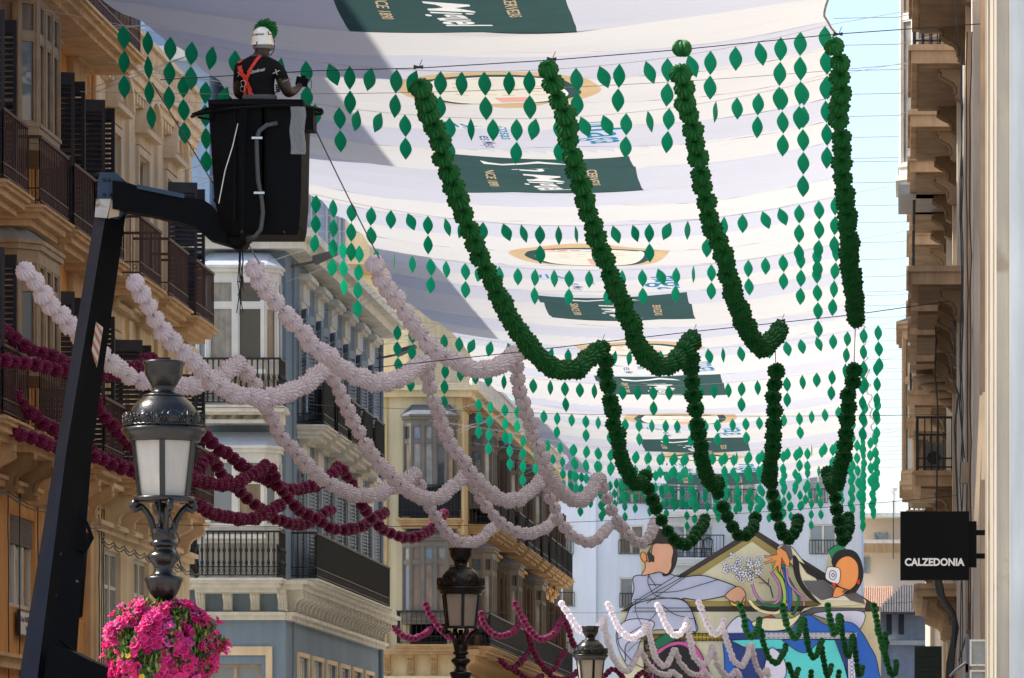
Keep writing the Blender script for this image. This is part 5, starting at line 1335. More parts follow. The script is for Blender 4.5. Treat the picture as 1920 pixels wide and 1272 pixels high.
# man
shape([(165,420),(240,405),(300,395),(330,388),(400,400),(470,420),(600,410),(700,435),(820,480),(850,520),(760,540),(600,570),(480,560),(540,640),(570,765),(480,770),(330,640),(160,600),(168,500)], 'shirt', 6)
shape([(165,600),(330,560),(480,565),(540,640),(555,690),(572,768),(440,760),(240,785),(150,1000),(80,900),(55,800),(110,700)], 'shirt', 5)
shape([(60,760),(120,700),(230,690),(300,720),(240,800),(120,850),(110,960),(60,850)], 'lav', 5)
shape([(208,240),(228,180),(270,150),(300,112),(370,120),(430,170),(446,250),(440,330),(400,400),(350,400),(380,250),(290,210)], 'hair', 4)
shape([(216,408),(240,365),(240,310),(275,320),(290,215),(350,205),(400,210),(422,250),(412,310),(408,360),(380,402),(330,388),(260,405)], 'skin', 5)
poly([(250,270),(285,215),(270,260),(300,290),(298,325),(265,320),(258,290)], 'hair')
shape([(208,280),(225,258),(245,275),(250,310),(240,325),(222,315)], 'orange', 5)
stroke([(262,400),(262,470),(320,545),(480,570),(545,650),(572,768)], 5)
stroke([(265,470),(350,470)], 5); stroke([(262,410),(310,480)], 5)
stroke([(160,600),(490,415)], 5, sm=False); stroke([(100,625),(450,405)], 5, sm=False); stroke([(250,590),(500,420)], 5, sm=False)
stroke([(300,520),(450,512),(600,470),(715,435)], 5); stroke([(165,565),(330,560)], 4); stroke([(165,620),(540,620)], 5, sm=False); stroke([(160,640),(540,640)], 5, sm=False)
stroke([(180,570),(180,640),(215,720),(260,760)], 4); stroke([(350,600),(430,660),(550,690)], 5); stroke([(320,640),(270,700),(180,760),(110,800),(60,820)], 5)
stroke([(60,760),(75,860),(130,930),(180,980),(240,1010)], 6); stroke([(130,900),(180,850),(230,830)], 4)
shape([(755,540),(790,505),(835,482),(870,500),(888,540),(882,585),(860,600),(800,580),(775,565)], 'skin', 5)
shape([(785,575),(820,590),(870,582),(880,600),(850,612),(800,605)], 'yellow', 5)
stroke([(800,575),(815,590),(835,575),(855,588),(880,545)], 5)
# blossom head and branch
stroke([(985,430),(1045,485),(1062,555)], 9, 'dark', False); stroke([(1035,430),(1032,475)], 6, 'dark', False); stroke([(972,460),(1030,460)], 5, 'dark', False)
for (a, b) in (((985,430),(880,350)),((985,430),(900,300)),((985,430),(830,400)),((985,430),(940,360))): stroke([a, b], 4, 'dark', False)
for k in range(34):
    ang = rr.uniform(0, 2*PI); rad = math.sqrt(rr.random()); cx = 878+125*rad*math.cos(ang); cy = 350+108*rad*math.sin(ang); a0 = rr.uniform(0, PI)
    LAY[0] += 1
    npt = rr.choice([4, 5])
    for q_ in range(npt):
        a = a0+q_*2*PI/npt; L_ = rr.uniform(20, 29); pts = []
        for t in range(9):
            u = t/8; s = math.sin(PI*u)*7.5
            pts.append((cx+math.cos(a)*L_*u-math.sin(a)*s, cy+math.sin(a)*L_*u+math.cos(a)*s))
        for t in range(7, 0, -1):
            u = t/8; s = -math.sin(PI*u)*7.5
            pts.append((cx+math.cos(a)*L_*u-math.sin(a)*s, cy+math.sin(a)*L_*u+math.cos(a)*s))
        poly(pts, 'white'); LAY[0] -= 1; stroke(pts+[pts[0]], 2.2, 'navy', False); LAY[0] -= 1
    LAY[0] += 1
# woman: body, sleeve, ribbons, head
shape([(1090,250),(1130,212),(1180,228),(1240,300),(1330,420),(1450,560),(1640,560),(1655,620),(1600,770),(1500,700),(1300,640),(1240,660),(1270,620),(1360,600),(1300,530),(1240,450),(1180,340)], 'cream', 5)
poly([(1110,235),(1135,212),(1178,230),(1195,300),(1165,330)], 'grey')
shape([(1195,290),(1225,320),(1235,400),(1260,470),(1330,560),(1370,600),(1300,560),(1240,490),(1200,400)], 'black', 4)
poly([(1225,320),(1300,360),(1400,440),(1360,445),(1280,400)], 'black')
poly([(1255,448),(1400,448),(1470,520),(1440,570),(1370,572),(1300,520)], 'grey')
shape([(1240,660),(1320,620),(1655,624),(1650,650),(1330,660),(1250,690)], 'grey', 4, False)
shape([(1320,660),(1500,640),(1650,655),(1610,770),(1500,750),(1420,700)], 'lav', 5)
poly([(1380,575),(1560,575),(1520,545),(1450,555)], 'white'); poly([(1560,575),(1655,600),(1640,560),(1590,520),(1520,540)], 'grey')
# ribbons
rib = [('mauve',[(930,470),(950,530),(990,580),(1050,605),(1100,570),(1110,500),(1085,440),(1050,390)],14),
       ('dgreen',[(955,575),(1000,600),(1080,610),(1125,580),(1130,480),(1110,400),(1095,350)],18),
       ('lime',[(1135,600),(1140,540),(1120,450),(1080,390),(1065,330)],20), ('yellow',[(1155,610),(1162,520),(1140,430),(1110,370)],14),
       ('royal',[(1165,640),(1175,560),(1165,470),(1140,400),(1130,350)],22), ('royal',[(1160,600),(1150,470),(1125,360)],10),
       ('pyel',[(912,575),(950,620),(1010,650),(1090,655),(1130,620)],18), ('dgreen',[(1190,670),(1215,620),(1230,560),(1200,500),(1160,430)],16),
       ('mauve',[(1262,610),(1260,560),(1215,520),(1165,460),(1150,370)],11), ('red',[(975,700),(1050,680),(1065,672)],18), ('red',[(975,745),(1015,735)],14),
       ('royal',[(1060,680),(1085,715),(1120,730)],22), ('lime',[(1165,655),(1180,675),(1205,680)],14)]
for c, pts, wd in rib: stroke(pts, wd+5, 'line'); stroke(pts, wd, c)
poly([(1120,300),(1115,340),(1135,345),(1140,310)], 'red'); poly([(1105,345),(1120,335),(1150,345),(1145,365),(1110,360)], 'dgreen')
shape([(1005,290),(1050,290),(1090,282),(1085,255),(1110,238),(1150,265),(1172,320),(1168,362),(1148,355),(1120,300),(1115,390),(1100,395),(1098,350),(1070,385),(1062,375),(1085,320),(1010,345),(1004,335),(1060,312),(1010,300)], 'orange', 4, False)
shape([(1418,255),(1460,225),(1510,215),(1530,250),(1500,270),(1440,310)], 'green', 5, False)
shape([(1440,330),(1470,270),(1540,250),(1600,275),(1635,350),(1640,430),(1610,500),(1575,520),(1520,400),(1480,400)], 'black', 4)
shape([(1455,420),(1470,340),(1510,300),(1560,295),(1605,340),(1612,420),(1590,480),(1540,515),(1490,500)], 'orange', 5)
shape([(1448,555),(1470,490),(1530,515),(1500,548)], 'orange', 5)
shape([(1400,410),(1415,365),(1450,362),(1490,375),(1494,430),(1480,468),(1440,462),(1405,440)], 'white', 4)
stroke([(1425,400),(1440,385),(1465,395),(1468,425),(1450,445),(1428,430),(1425,400)], 4, 'navy'); stroke([(1438,412),(1450,402),(1458,415),(1448,428),(1438,412)], 4, 'navy')
poly([(1440,470),(1465,462),(1472,480),(1455,492)], 'red'); poly([(1605,450),(1620,440),(1618,475),(1603,470)], 'red')
stroke([(1465,470),(1500,495),(1550,510)], 6); stroke([(1510,525),(1518,515),(1522,530)], 6, 'dark')
# blue dress
shape([(760,770),(800,710),(850,675),(900,690),(960,740),(1060,770),(1180,760),(1230,700),(1300,670),(1400,730),(1480,720),(1550,715),(1610,750),(1680,860),(1740,1020),(1760,1500),(760,1500),(755,1000),(745,850)], 'blue', 5)
shape([(765,768),(800,712),(850,678),(875,710),(880,790),(800,800)], 'lav', 4)
shape([(930,720),(1010,690),(1060,690),(1180,690),(1240,660),(1215,710),(1150,760),(1050,772),(970,760)], 'cream', 5)
poly([(780,785),(1590,778),(1590,826),(780,832)], 'navy'); LAY[0] += 1
x = 1010
while x < 1585:
    for r_ in (9, 18): stroke([(x+r_*math.cos(t*PI/4), 803+r_*math.sin(t*PI/4)) for t in range(9)], 3.2, 'white', False, False)
    stroke([(x-20,783),(x+20,823)], 3, 'white', False, False); stroke([(x-20,823),(x+20,783)], 3, 'white', False, False)
    x += 30
shape([(800,832),(1150,828),(1150,880),(1040,890),(900,880),(830,850)], 'turq', 4)
shape([(790,840),(860,870),(950,885),(1035,895),(1040,1000),(1010,1090),(900,1075),(800,960)], 'navy', 4)
shape([(1150,830),(1460,828),(1500,900),(1540,1070),(1560,1500),(980,1500),(1010,1090),(1100,980),(1160,900)], 'turq', 5, False)
shape([(1150,850),(1220,900),(1280,910),(1330,870),(1350,830),(1140,830)], 'blue', 4)
shape([(1040,895),(1100,905),(1145,980),(1140,1070),(1060,1110),(1000,1090)], 'lav', 5)
shape([(1460,828),(1590,826),(1590,1000),(1560,1070),(1510,960)], 'navy', 4, False)
poly([(1545,940),(1590,900),(1592,1500),(1560,1500)], 'lav'); LAY[0] += 1
for k in range(9): stroke([(1568+12*math.cos(t*PI/4), 960+k*26+12*math.sin(t*PI/4)) for t in range(9)], 3.2, 'navy', False, False)
part('painted_picture', mur, mmats, mb_)

# ------------------------------------------------------------------ street lamps
M['lamp_iron'] = mat('dark_bronze_green_iron', (0.015, 0.013, 0.011), 0.25, metal=0.2, var=0.25, scale=7, bump=0.12, spec=0.6)
M['lamp_glass'] = mat('frosted_white_glass', (0.72, 0.64, 0.55), 0.25, var=0.08, scale=4, streak=0.15, transl=0.35, spec=0.5)
def lamp_parts():
    S = 1/(2.08*213.6)
    zb = 1290        # crop row used as the local origin
    def z(y): return (zb-y)*S
    iron = MB(); iron.smooth = True
    fin = [(78,36),(83,40),(82,48),(76,54),(74,88),(68,100),(60,112),(50,132),(46,136),(44,150),(52,160),(78,168),(82,174)]
    top = MB(); top.smooth = True; top.lathe([(r*S, z(y)) for r, y in fin][::-1], 28); 
    dome = MB(); dome.smooth = True
    dome.lathe([(r*S, z(y)) for r, y in ((150,300),(148,290),(140,280),(134,262),(130,240),(120,216),(104,196),(84,180),(78,172),(40,168))], 36)
    rim = MB(); rim.smooth = True
    rim.lathe([(r*S, z(y)) for r, y in ((110,352),(136,352),(142,346),(144,334),(158,322),(164,312),(166,302),(158,298),(150,296),(60,292))], 40)
    # cresting: scrolls and medallions round the rim
    crest = MB(); crest.smooth = True
    for k in range(8):
        a = 2*PI*k/8 + PI/8
        ca, sa = math.cos(a), math.sin(a); R0 = 150*S; zt = z(297)
        def q(t, h, o=0.0): return (R0*math.cos(a+t)*(1+o), R0*math.sin(a+t)*(1+o), zt+h*S)
        # medallion
        crest.T = Matrix.Translation((R0*ca, R0*sa, zt+32*S)) @ Matrix.Rotation(a, 4, 'Z') @ Matrix.Rotation(PI/2, 4, 'Y')
        crest.lathe([(0.004,-0.008),(26*S,-0.008),(29*S,0.0),(26*S,0.008),(18*S,0.006),(16*S,0.014),(6*S,0.018)], 14); crest.T = None
        for (t0, h0, ln) in ((0.39, 58, 0.0), (0.36, 44, 0.03), (0.42, 44, -0.03), (0.33, 30, 0.05), (0.45, 30, -0.05)):
            crest.tube([q(0.39, 2), q((0.39+t0)/2, h0*0.45, 0.05), q(t0, h0, 0.04), q(t0-ln*0.8, h0*0.93, 0.07)], [0.016, 0.014, 0.009, 0.005], 5)
        for s in (-1, 1):
            for (t0, h0) in ((0.13, 44), (0.20, 30), (0.26, 50), (0.33, 26)):
                cc = q(s*t0, h0, 0.03); crest.tube([(cc[0]+0.012*math.cos(v), cc[1]+0.012*math.sin(v), cc[2]+0.016*math.sin(v+1)) for v in [0, 1.2, 2.4, 3.6, 4.8]], 0.006, 4)
                crest.tube([q(s*t0, 4), q(s*(t0-0.02), h0*0.5, 0.03), cc], [0.010, 0.007, 0.005], 5)
        pts = [q(-0.39+0.78*t/12, 4+5*abs(math.sin(t*1.2)), 0.03) for t in range(13)]; crest.tube(pts, 0.010, 5)
    bars = MB(); n = 6
    for k in range(n):
        a = 2*PI*k/n + PI/2 + 0.10
        for (r0, r1, y0, y1, hw) in ((130, 103, 352, 568, 11),):
            p = Vector((r0*S*math.cos(a), r0*S*math.sin(a), z(y0))); q_ = Vector((r1*S*math.cos(a), r1*S*math.sin(a), z(y1)))
            tn = Vector((-math.sin(a), math.cos(a), 0))*hw*S; ou = Vector((math.cos(a), math.sin(a), 0))*0.012
            vs = [q_-tn, q_+tn, q_+tn+ou, q_-tn+ou, p-tn, p+tn, p+tn+ou, p-tn+ou]
            bars.add(vs, [(0,3,2,1),(4,5,6,7),(0,1,5,4),(1,2,6,5),(2,3,7,6),(3,0,4,7)])
    bars.smooth = True
    bars.lathe([(r*S, z(y)) for r, y in ((60,566),(118,566),(121,572),(120,580),(112,584),(60,584))][::-1], 36)
    gl = MB(); gn = n
    vs = []; 
    for (r, y) in ((103,566),(130,352)):
        for k in range(gn):
            a = 2*PI*k/gn + PI/2 + 0.10; vs.append((r*S*math.cos(a), r*S*math.sin(a), z(y)))
    gl.add(vs, [(k, (k+1) % gn, (k+1) % gn+gn, k+gn) for k in range(gn)] + [tuple(range(gn))])
    br = MB(); br.smooth = True
    for k in range(4):
        a = 2*PI*k/4 + 0.35; ca, sa = math.cos(a), math.sin(a)
        prof = [(100,592,15),(116,590,15),(122,604,15),(112,618,14),(96,612,12),(90,600,11),(84,606,11),(66,628,12),(50,655,13),(40,690,14),(34,720,13)]
        br.tube([(r*S*ca, r*S*sa, z(y)) for r, y, t in prof], [t*S for r, y, t in prof], 7)
    br.lathe([(16*S, z(700)), (16*S, z(590))], 10)
    br.lathe([(r*S, z(y)) for r, y in ((20,980),(26,968),(36,962),(52,945),(62,925),(70,900),(74,892),(76,884),(70,876),(50,872),(42,862),(36,850),(38,838),(44,830),(50,822),(62,810),(66,800),(62,790),(52,782),(40,776),(36,768),(38,762),(52,756),(55,748),(50,740),(42,735),(46,730),(50,700),(48,690),(30,684))], 28)
    pole = MB(); pole.smooth = True
    pole.lathe([(r, zz) for r, zz in ((0.16,-2.6),(0.16,-2.3),(0.10,-2.2),(0.08,-1.6),(0.055,-1.5),(0.05,0.6),(0.05,z(975)))], 20)
    return dict(finial=top.mesh('finial', M['lamp_iron']), dome=dome.mesh('dome', M['lamp_iron']), rim=rim.mesh('rim', M['lamp_iron']), cresting=crest.mesh('cresting', M['lamp_iron']),
                lantern_frame=bars.mesh('lantern_frame', M['lamp_iron']), lantern_glass=gl.mesh('lantern_glass', M['lamp_glass']), bracket=br.mesh('bracket', M['lamp_iron']), post=pole.mesh('post', M['lamp_iron']))
LP = lamp_parts(); S_ = 1/(2.08*213.6)
z_org = EYE+(VY-(660+1290/2.08))*44/F
LX = (307-VX)*44/F
LAMPS = [(LX, 44.0, 0.0, 'largest cast iron street lamp, with a pale lantern, rising out of pink flowers'),
         ((864-VX)*76.5/F, 76.5, (EYE+(VY-1101)*76.5/F)-(z_org+990*S_), 'second street lamp, dark against the yellow building'),
         ((1107-VX)*104/F, 104.0, (EYE+(VY-1228)*104/F)-(z_org+990*S_), 'smallest street lamp, cut off by the bottom edge, before the white building')]
for i, (x, y, dz, lab) in enumerate(LAMPS):
    t = thing('street_lamp', (x, y, z_org+dz), lab, 'street lamp', 'street lamps along the pavement')
    par = {}
    for k, me in LP.items():
        if k in ('cresting',): continue
        par[k] = link(k, me, t)
    link('cresting', LP['cresting'], par['rim'])
    t.rotation_euler = (0, 0, 0.1*i)
# cables on the near lamp
m = MB(); S = S_
def zl(y): return (1290-y)*S
m.tube([(20*S,-0.12,zl(600)),(46*S,-0.13,zl(680)),(70*S,-0.12,zl(740)),(52*S,-0.13,zl(770)),(66*S,-0.15,zl(800)),(82*S,-0.14,zl(860)),(60*S,-0.15,zl(830))], 0.008, 5)
m.tube([(-10*S,-0.13,zl(585)),(-6*S,-0.14,zl(650)),(-20*S,-0.13,zl(700)),(30*S,-0.14,zl(720)),(50*S,-0.12,zl(690))], 0.008, 5)
c_ = link('lamp_cable', m.mesh('lamp_cable', M['black_iron']), bpy.data.objects['street_lamp'])

# ------------------------------------------------------------------ ring of petunias round the near lamp post
pt = thing('flower_basket', (LX-0.045, 44, EYE+(VY-1210)*44/F), 'round basket overflowing with bright pink petunias on the nearest lamp post', 'flower basket')
m = MB(); m.smooth = True; m.lathe([(0.10,-0.40),(0.20,-0.38),(0.26,-0.22),(0.31,-0.02),(0.32,0.0),(0.29,0.0),(0.10,-0.06)], 28)
link('planter', m.mesh('planter', mat('pale_green_plastic', (0.16, 0.30, 0.20), 0.5)), pt)
rr = random.Random(12)
pk = [mat('petunia_pink_%d' % i, c, 0.6, var=0.15, scale=30, transl=0.35) for i, c in enumerate([(0.80,0.03,0.24),(0.70,0.015,0.16),(0.85,0.10,0.40)])]
for i_, m_ in enumerate(pk): m_.name = ('magenta_petal', 'crimson_petal', 'light_pink_petal')[i_]
def petal_disc(mb, s=1.0):
    n = 30; vs = [(0, 0, -0.022*s)]; 
    for (rf, zf) in ((0.35, -0.008), (0.75, 0.004), (1.0, 0.0)):
        for k in range(n):
            a = 2*PI*k/n; lob = 0.80+0.20*abs(math.cos(2.5*a))**0.6
            r = 0.036*s*rf*(lob if rf > 0.5 else 1); vs.append((r*math.cos(a), r*math.sin(a), (zf + (0.005*math.cos(5*a) if rf > 0.5 else 0))*s))
    fs = [(0, 1+(k+1) % n, 1+k) for k in range(n)]
    for j in range(2):
        for k in range(n): a = 1+j*n+k; b = 1+j*n+(k+1) % n; fs.append((a, b, b+n, a+n))
    mb.add(vs, fs)
    mb.tube([(0,0,-0.02*s),(0,0,-0.05*s)], [0.007*s, 0.004*s], 5)
BL = []
for c in pk:
    m = MB(); m.smooth = True; petal_disc(m); BL.append(m.mesh('blossom', c))
yc = MB(); yc.lathe([(0.0035,0),(0.003,0.004)], 6)
def shell(a, e):
    """point on the lumpy outline of the planting"""
    r = 0.43 + 0.075*math.sin(3*a+1+1.5*e) + 0.06*math.sin(5*a+4*e) + 0.05*math.sin(9*a-6*e)
    ex = r*math.cos(e)
    zz_ = 0.42*math.sin(e) if e > 0 else 0.50*math.sin(e)
    return Vector((ex*math.cos(a), ex*math.sin(a), zz_))
bl = []
for k in range(1500):
    a = rr.uniform(0, 2*PI); e = math.asin(rr.uniform(-0.98, 0.92)); p = shell(a, e)*rr.uniform(0.9, 1.06)
    nrm = Vector((math.cos(a)*math.cos(e), math.sin(a)*math.cos(e), math.sin(e)+0.25)).normalized()
    # flowers bunch together, with bare leafy gaps between
    if math.sin(a*4+e*3)+math.sin(a*7-e*5+1) < -0.62: continue
    nrm = (nrm + Vector((rr.uniform(-.5,.5), rr.uniform(-.5,.5), rr.uniform(-.3,.5)))).normalized()
    bl.append((p, nrm, rr.uniform(0.95, 1.35), rr.choice([0,0,0,1,1,2])))
bl.sort(key=lambda t: t[0].y)
rest = MB(); rest.smooth = True
for k, (p, nrm, s, c) in enumerate(bl):
    q = nrm.to_track_quat('Z', 'Y')
    if k < 99:
        o = link('blossom', BL[c], pt, p); o.rotation_mode = 'QUATERNION'; o.rotation_quaternion = q; o.scale = (s, s, s)
    else:
        rest.cur = c; rest.T = Matrix.Translation(p) @ q.to_matrix().to_4x4(); petal_disc(rest, s); rest.T = None
o = link('blossoms', rest.mesh('blossoms', pk), pt); o['kind'] = 'stuff'
lf = MB(); lm = [mat('petunia_leaf', (0.05, 0.12, 0.02), 0.55, var=0.3, scale=25, transl=0.35), mat('yellow_green_leaf', (0.30, 0.36, 0.06), 0.55, var=0.3, scale=25, transl=0.35)]
for k in range(9000):
    a = rr.uniform(0, 2*PI); e = math.asin(rr.uniform(-0.95, 0.98)); p = shell(a, e)*rr.uniform(0.62, 1.0)
    q = Vector((rr.uniform(-1,1), rr.uniform(-1,1), rr.uniform(-0.2,1))).normalized().to_track_quat('Z', 'Y'); s = rr.uniform(0.012, 0.026)
    lf.T = Matrix.Translation(p) @ q.to_matrix().to_4x4(); lf.cur = 1 if rr.random() < 0.30 else 0
    lf.add([(0,-s*1.6,0),(s*0.7,-s*0.2,s*0.3),(0,s*1.6,0.1*s),(-s*0.7,-s*0.2,s*0.3),(0,0,0)], [(0,1,4),(1,2,4),(2,3,4),(3,0,4)]); lf.T = None
o = link('foliage', lf.mesh('foliage', lm), pt); o['kind'] = 'stuff'
m = MB()
for k in range(6):
    a = 3.4+rr.uniform(-0.9, 1.8); p = shell(a, rr.uniform(-0.6, 0.2))*1.03
    m.T = Matrix.Translation(p) @ Vector((math.cos(a), math.sin(a), 0.4)).to_track_quat('Z', 'Y').to_matrix().to_4x4(); petal_disc(m, 0.7); m.T = None
link('yellow_blossoms', m.mesh('yellow_blossoms', mat('yellow_petal', (0.75, 0.50, 0.03), 0.6, transl=0.3)), pt)

# ------------------------------------------------------------------ aerial work platform
M['crane'] = mat('skylit_crane_paint', (0.020, 0.050, 0.090), 0.6, var=0.2, scale=2.5, bump=0.05, stain=((0.30, 0.28, 0.24), 9.0, 0.72), spec=0.5)  # navy paint with the blue of the sky light put into its colour
M['crane_black'] = mat('black_crane_paint', (0.0035, 0.0035, 0.004), 0.55, var=0.3, scale=4, bump=0.05, stain=((0.16, 0.14, 0.12), 7.0, 0.70), spec=0.08)
M['grey_hose'] = mat('grey_hose', (0.05, 0.055, 0.06), 0.5)
cr = thing('aerial_work_platform', (P(60, 1500, 55).x, 55.0, 0.0), 'dark blue and black articulated crane with a black work basket', 'crane')
CY = 57.0
def beam(name, pts0, pts1, wl, wr, y0, y1, mt0, parent=cr):
    pass
# upright boom: front edge ridge between a left face coloured as skylit and a right one as shaded
def boom_section(mb, px, py, Y, a, b):
    c = P(px, py, Y); return [Vector((c.x-a, Y+0.16, c.z)), Vector((c.x, Y-0.10, c.z)), Vector((c.x+b, Y+0.10, c.z)), Vector((c.x+b*0.6, Y+0.42, c.z)), Vector((c.x-a*0.6, Y+0.42, c.z))]
m = MB()
secs = [boom_section(m, 112-12.6*3, 2050, 54.2, 0.26, 0.42), boom_section(m, 73, 1272, 55.4, 0.25, 0.38), boom_section(m, 127, 848, 56.2, 0.165, 0.255), boom_section(m, 203, 392, 57.0, 0.17, 0.19)]
# one flat sided beam: sky light coloured into the left face, shade into the rest
vs = [v for s in secs for v in s]; n = 5; mi = []
fs = []; 
for i in range(len(secs)-1):
    for k in range(n): k2 = (k+1) % n; fs.append((i*n+k, i*n+k2, (i+1)*n+k2, (i+1)*n+k)); mi.append(0 if k == 0 else 1)
fs += [tuple(range(n))[::-1], tuple((len(secs)-1)*n+k for k in range(n))]; mi += [1, 1]
m.add(vs, fs); m.mi = mi
boom = part('boom', m, [M['crane'], M['crane_black']], cr)
def quadbox(mb, corners, y0, y1):
    """a plate whose outline is given in photo pixels at depth CY, y0..y1 thick"""
    q = [P(px, py, CY) for px, py in corners]; mb.prism([(p.x, p.z) for p in q], CY+y0, CY+y1, 'y')
# reflective striped plate on the boom's shade-painted side
st = MB(); a = P(176, 605, 56.6)
cs = [(180,604),(193,614),(180,698),(167,690)]
q = [P(px, py, 56.52) for px, py in cs]
def lerp2(u, v): 
    A = q[0].lerp(q[1], u); B = q[3].lerp(q[2], u); return A.lerp(B, v)
yo = 56.52
st.add([tuple(p) for p in q]+[tuple(p+Vector((0,0.02,0))) for p in q], [(0,1,2,3),(7,6,5,4),(0,4,5,1),(1,5,6,2),(2,6,7,3),(3,7,4,0)])
for k in range(5):
    v0 = k*0.22-0.05; st.cur = 1
    pp = [lerp2(0, min(1, max(0, v0+0.0))), lerp2(1, min(1, max(0, v0+0.16))), lerp2(1, min(1, max(0, v0+0.26))), lerp2(0, min(1, max(0, v0+0.10)))]
    st.add([tuple(p-Vector((0,0.004,0))) for p in pp], [(0,1,2,3)])
stp = part('warning_plate', st, [mat('cream_reflective', (0.55, 0.45, 0.34), 0.5), mat('faded_red_stripe', (0.38, 0.12, 0.05), 0.5)], cr)
# knuckle at the top
m = MB(); quadbox(m, [(190,325),(220,326),(240,345),(238,368),(232,400),(222,412),(184,410),(186,340)], -0.10, 0.28); part('knuckle', m, M['crane'], cr)
m = MB(); quadbox(m, [(184,376),(212,376),(204,412),(181,410)], -0.14, -0.10)
part('white_sleeve', m, mat('scuffed_white_paint', (0.52, 0.48, 0.42), 0.5, var=0.3, scale=6, stain=((0.25,0.16,0.09), 6.0, 0.6)), cr)
m = MB(); quadbox(m, [(212,378),(228,384),(226,408),(206,412)], -0.13, -0.09); part('cream_side', m, M['r_tan'], cr)
m = MB(); m.smooth = True
for (px, py) in ((196,338),(205,338),(196,366),(208,366)):
    c = P(px, py, CY-0.10); m.T = Matrix.Translation(c) @ Matrix.Rotation(PI/2, 4, 'X'); m.lathe([(0.018,0),(0.018,0.02),(0.010,0.03)], 8); m.T = None
part('bolt', m, M['lamp_iron'], cr)
# jib from the knuckle to the basket foot
m = MB(); quadbox(m, [(215,342),(240,345),(262,352),(300,362),(345,372),(385,378),(400,388),(442,440),(470,452),(446,467),(395,452),(372,430),(340,420),(280,406),(232,398),(215,395)], -0.16, 0.16); part('jib', m, M['crane_black'], cr)
m = MB(); quadbox(m, [(214,338),(256,346),(262,354),(345,369),(400,384),(386,377),(258,344),(240,336)], -0.17, 0.17)
m2 = MB(); quadbox(m2, [(262,350),(350,368),(350,376),(262,358)], -0.20, -0.16); part('jib_strip', m2, M['crane'], cr)
m = MB(); m.smooth = True; c = P(447, 452, CY); m.T = Matrix.Translation((c.x, CY-0.22, c.z)) @ Matrix.Rotation(-PI/2, 4, 'X'); m.lathe([(0.05,0),(0.10,0.0),(0.105,0.44),(0.05,0.44)], 18); m.T = None; part('pivot', m, M['crane_black'], cr)
# hydraulic ram and hoses beside the boom
m = MB(); m.smooth = True; m.tube([P(150,1000,56.1), P(138,1155,55.9)], 0.10, 12); part('cylinder', m, M['crane_black'], cr)
m = MB(); m.smooth = True; m.tube([P(137,1155,55.9), P(130,1240,55.8)], 0.045, 10); part('piston_rod', m, mat('chrome_rod', (0.5,0.5,0.5), 0.2, 0.9), cr)
for k in range(4):
    m = MB(); m.tube([P(*p) for p in ((148+k*2,970,55.9),(160+k*2,975+k*4,55.9),(168+k*2,1000+k*3,55.9),(160,1024+k*4,55.9),(146,1030,55.9))], 0.016, 6); part('hose', m, M['crane_black'], cr)
m = MB()
m.tube([P(114,1200,55.4), P(150,1232,55.4), P(175,1260,55.3)], 0.02, 5)
part('hose', m, M['crane_black'], cr)
m = MB(); q_ = [(95,1225),(102,1212),(140,1222),(175,1240),(215,1256),(265,1290),(265,1700),(60,1700),(88,1290)]
pp = [P(px, py, 55.2) for px, py in q_]; m.prism([(p.x, p.z) for p in pp], 54.95, 55.55, 'y'); part('lower_arm', m, M['crane_black'], cr)
m = MB(); c = P(150, 1500, 55.2); m.lathe([(0.7,0.0),(0.7,0.5),(0.5,0.6),(0.45,1.2)], 20, (c.x, 55.2, 0)); m.box(c.x-1.0, c.x+1.0, 54.0, 58.5, 0.25, 0.6)
part('turret', m, M['crane_black'], cr)
m = MB()
for dx in (-0.9, 0.9):
    for dy in (54.5, 58.0):
        m.T = Matrix.Translation((c.x+dx, dy, 0.4)) @ Matrix.Rotation(PI/2, 4, 'Y'); m.lathe([(0.2,-0.14),(0.4,-0.14),(0.4,0.14),(0.2,0.14)], 20); m.T = None
part('wheels', m, M['netting'], cr)
# basket
bk = cr
BX0, BX1 = P(398, 200, CY).x, P(575, 200, CY).x
def bz_(py): return EYE+(VY-py)*CY/F
m = MB()
def ringpts(z, ins): return [(BX0+ins, CY-0.36+ins*0.5, z), (BX0+0.28, CY-0.44+ins*0.5, z), (BX1-ins*0.3, CY-0.40+ins*0.3, z), (BX1-ins*0.3, CY+0.36, z), (BX0+ins, CY+0.36, z)]
lv = [(196, 0.0), (230, 0.015), (380, 0.07), (430, 0.14), (447, 0.22)]
vs = []; fs = []
for py, ins in lv: vs += ringpts(bz_(py), ins)
n = 5
for i in range(len(lv)-1):
    for k in range(n): k2 = (k+1) % n; fs.append((i*n+k, i*n+k2, (i+1)*n+k2, (i+1)*n+k))
fs.append(tuple((len(lv)-1)*n+k for k in range(n)))
# inner liner and floor
o0 = len(vs)
for py, ins in lv[:3]: vs += [(x+(0.03 if x < -7.2 else -0.03), y+(0.03 if y < CY else -0.03), z) for x, y, z in ringpts(bz_(py), ins)]
for i in range(2):
    for k in range(n): k2 = (k+1) % n; fs.append((o0+i*n+k, o0+i*n+k2, o0+(i+1)*n+k2, o0+(i+1)*n+k))
for k in range(n): k2 = (k+1) % n; fs.append((k, k2, o0+k2, o0+k))
fs.append(tuple(o0+2*n+k for k in range(n)))
m.add(vs, fs); m.box(BX0+0.06, BX1-0.06, CY-0.32, CY+0.32, bz_(380)-0.03, bz_(380)+0.008)
basket = part('basket', m, M['crane_black'], cr)
m = MB(); xs = [BX0+0.30, BX0+0.62, BX1-0.45]
for x in xs: m.box(x, x+0.03, CY-0.46, CY-0.415, bz_(425), bz_(205))
m.box(BX0+0.02, BX1+0.02, CY-0.47, CY-0.41, bz_(207), bz_(200)); 
m.box(BX1-0.02, BX1+0.12, CY-0.38, CY-0.05, bz_(252), bz_(212))
part_w = part('ribs', m, M['crane_black'], cr)
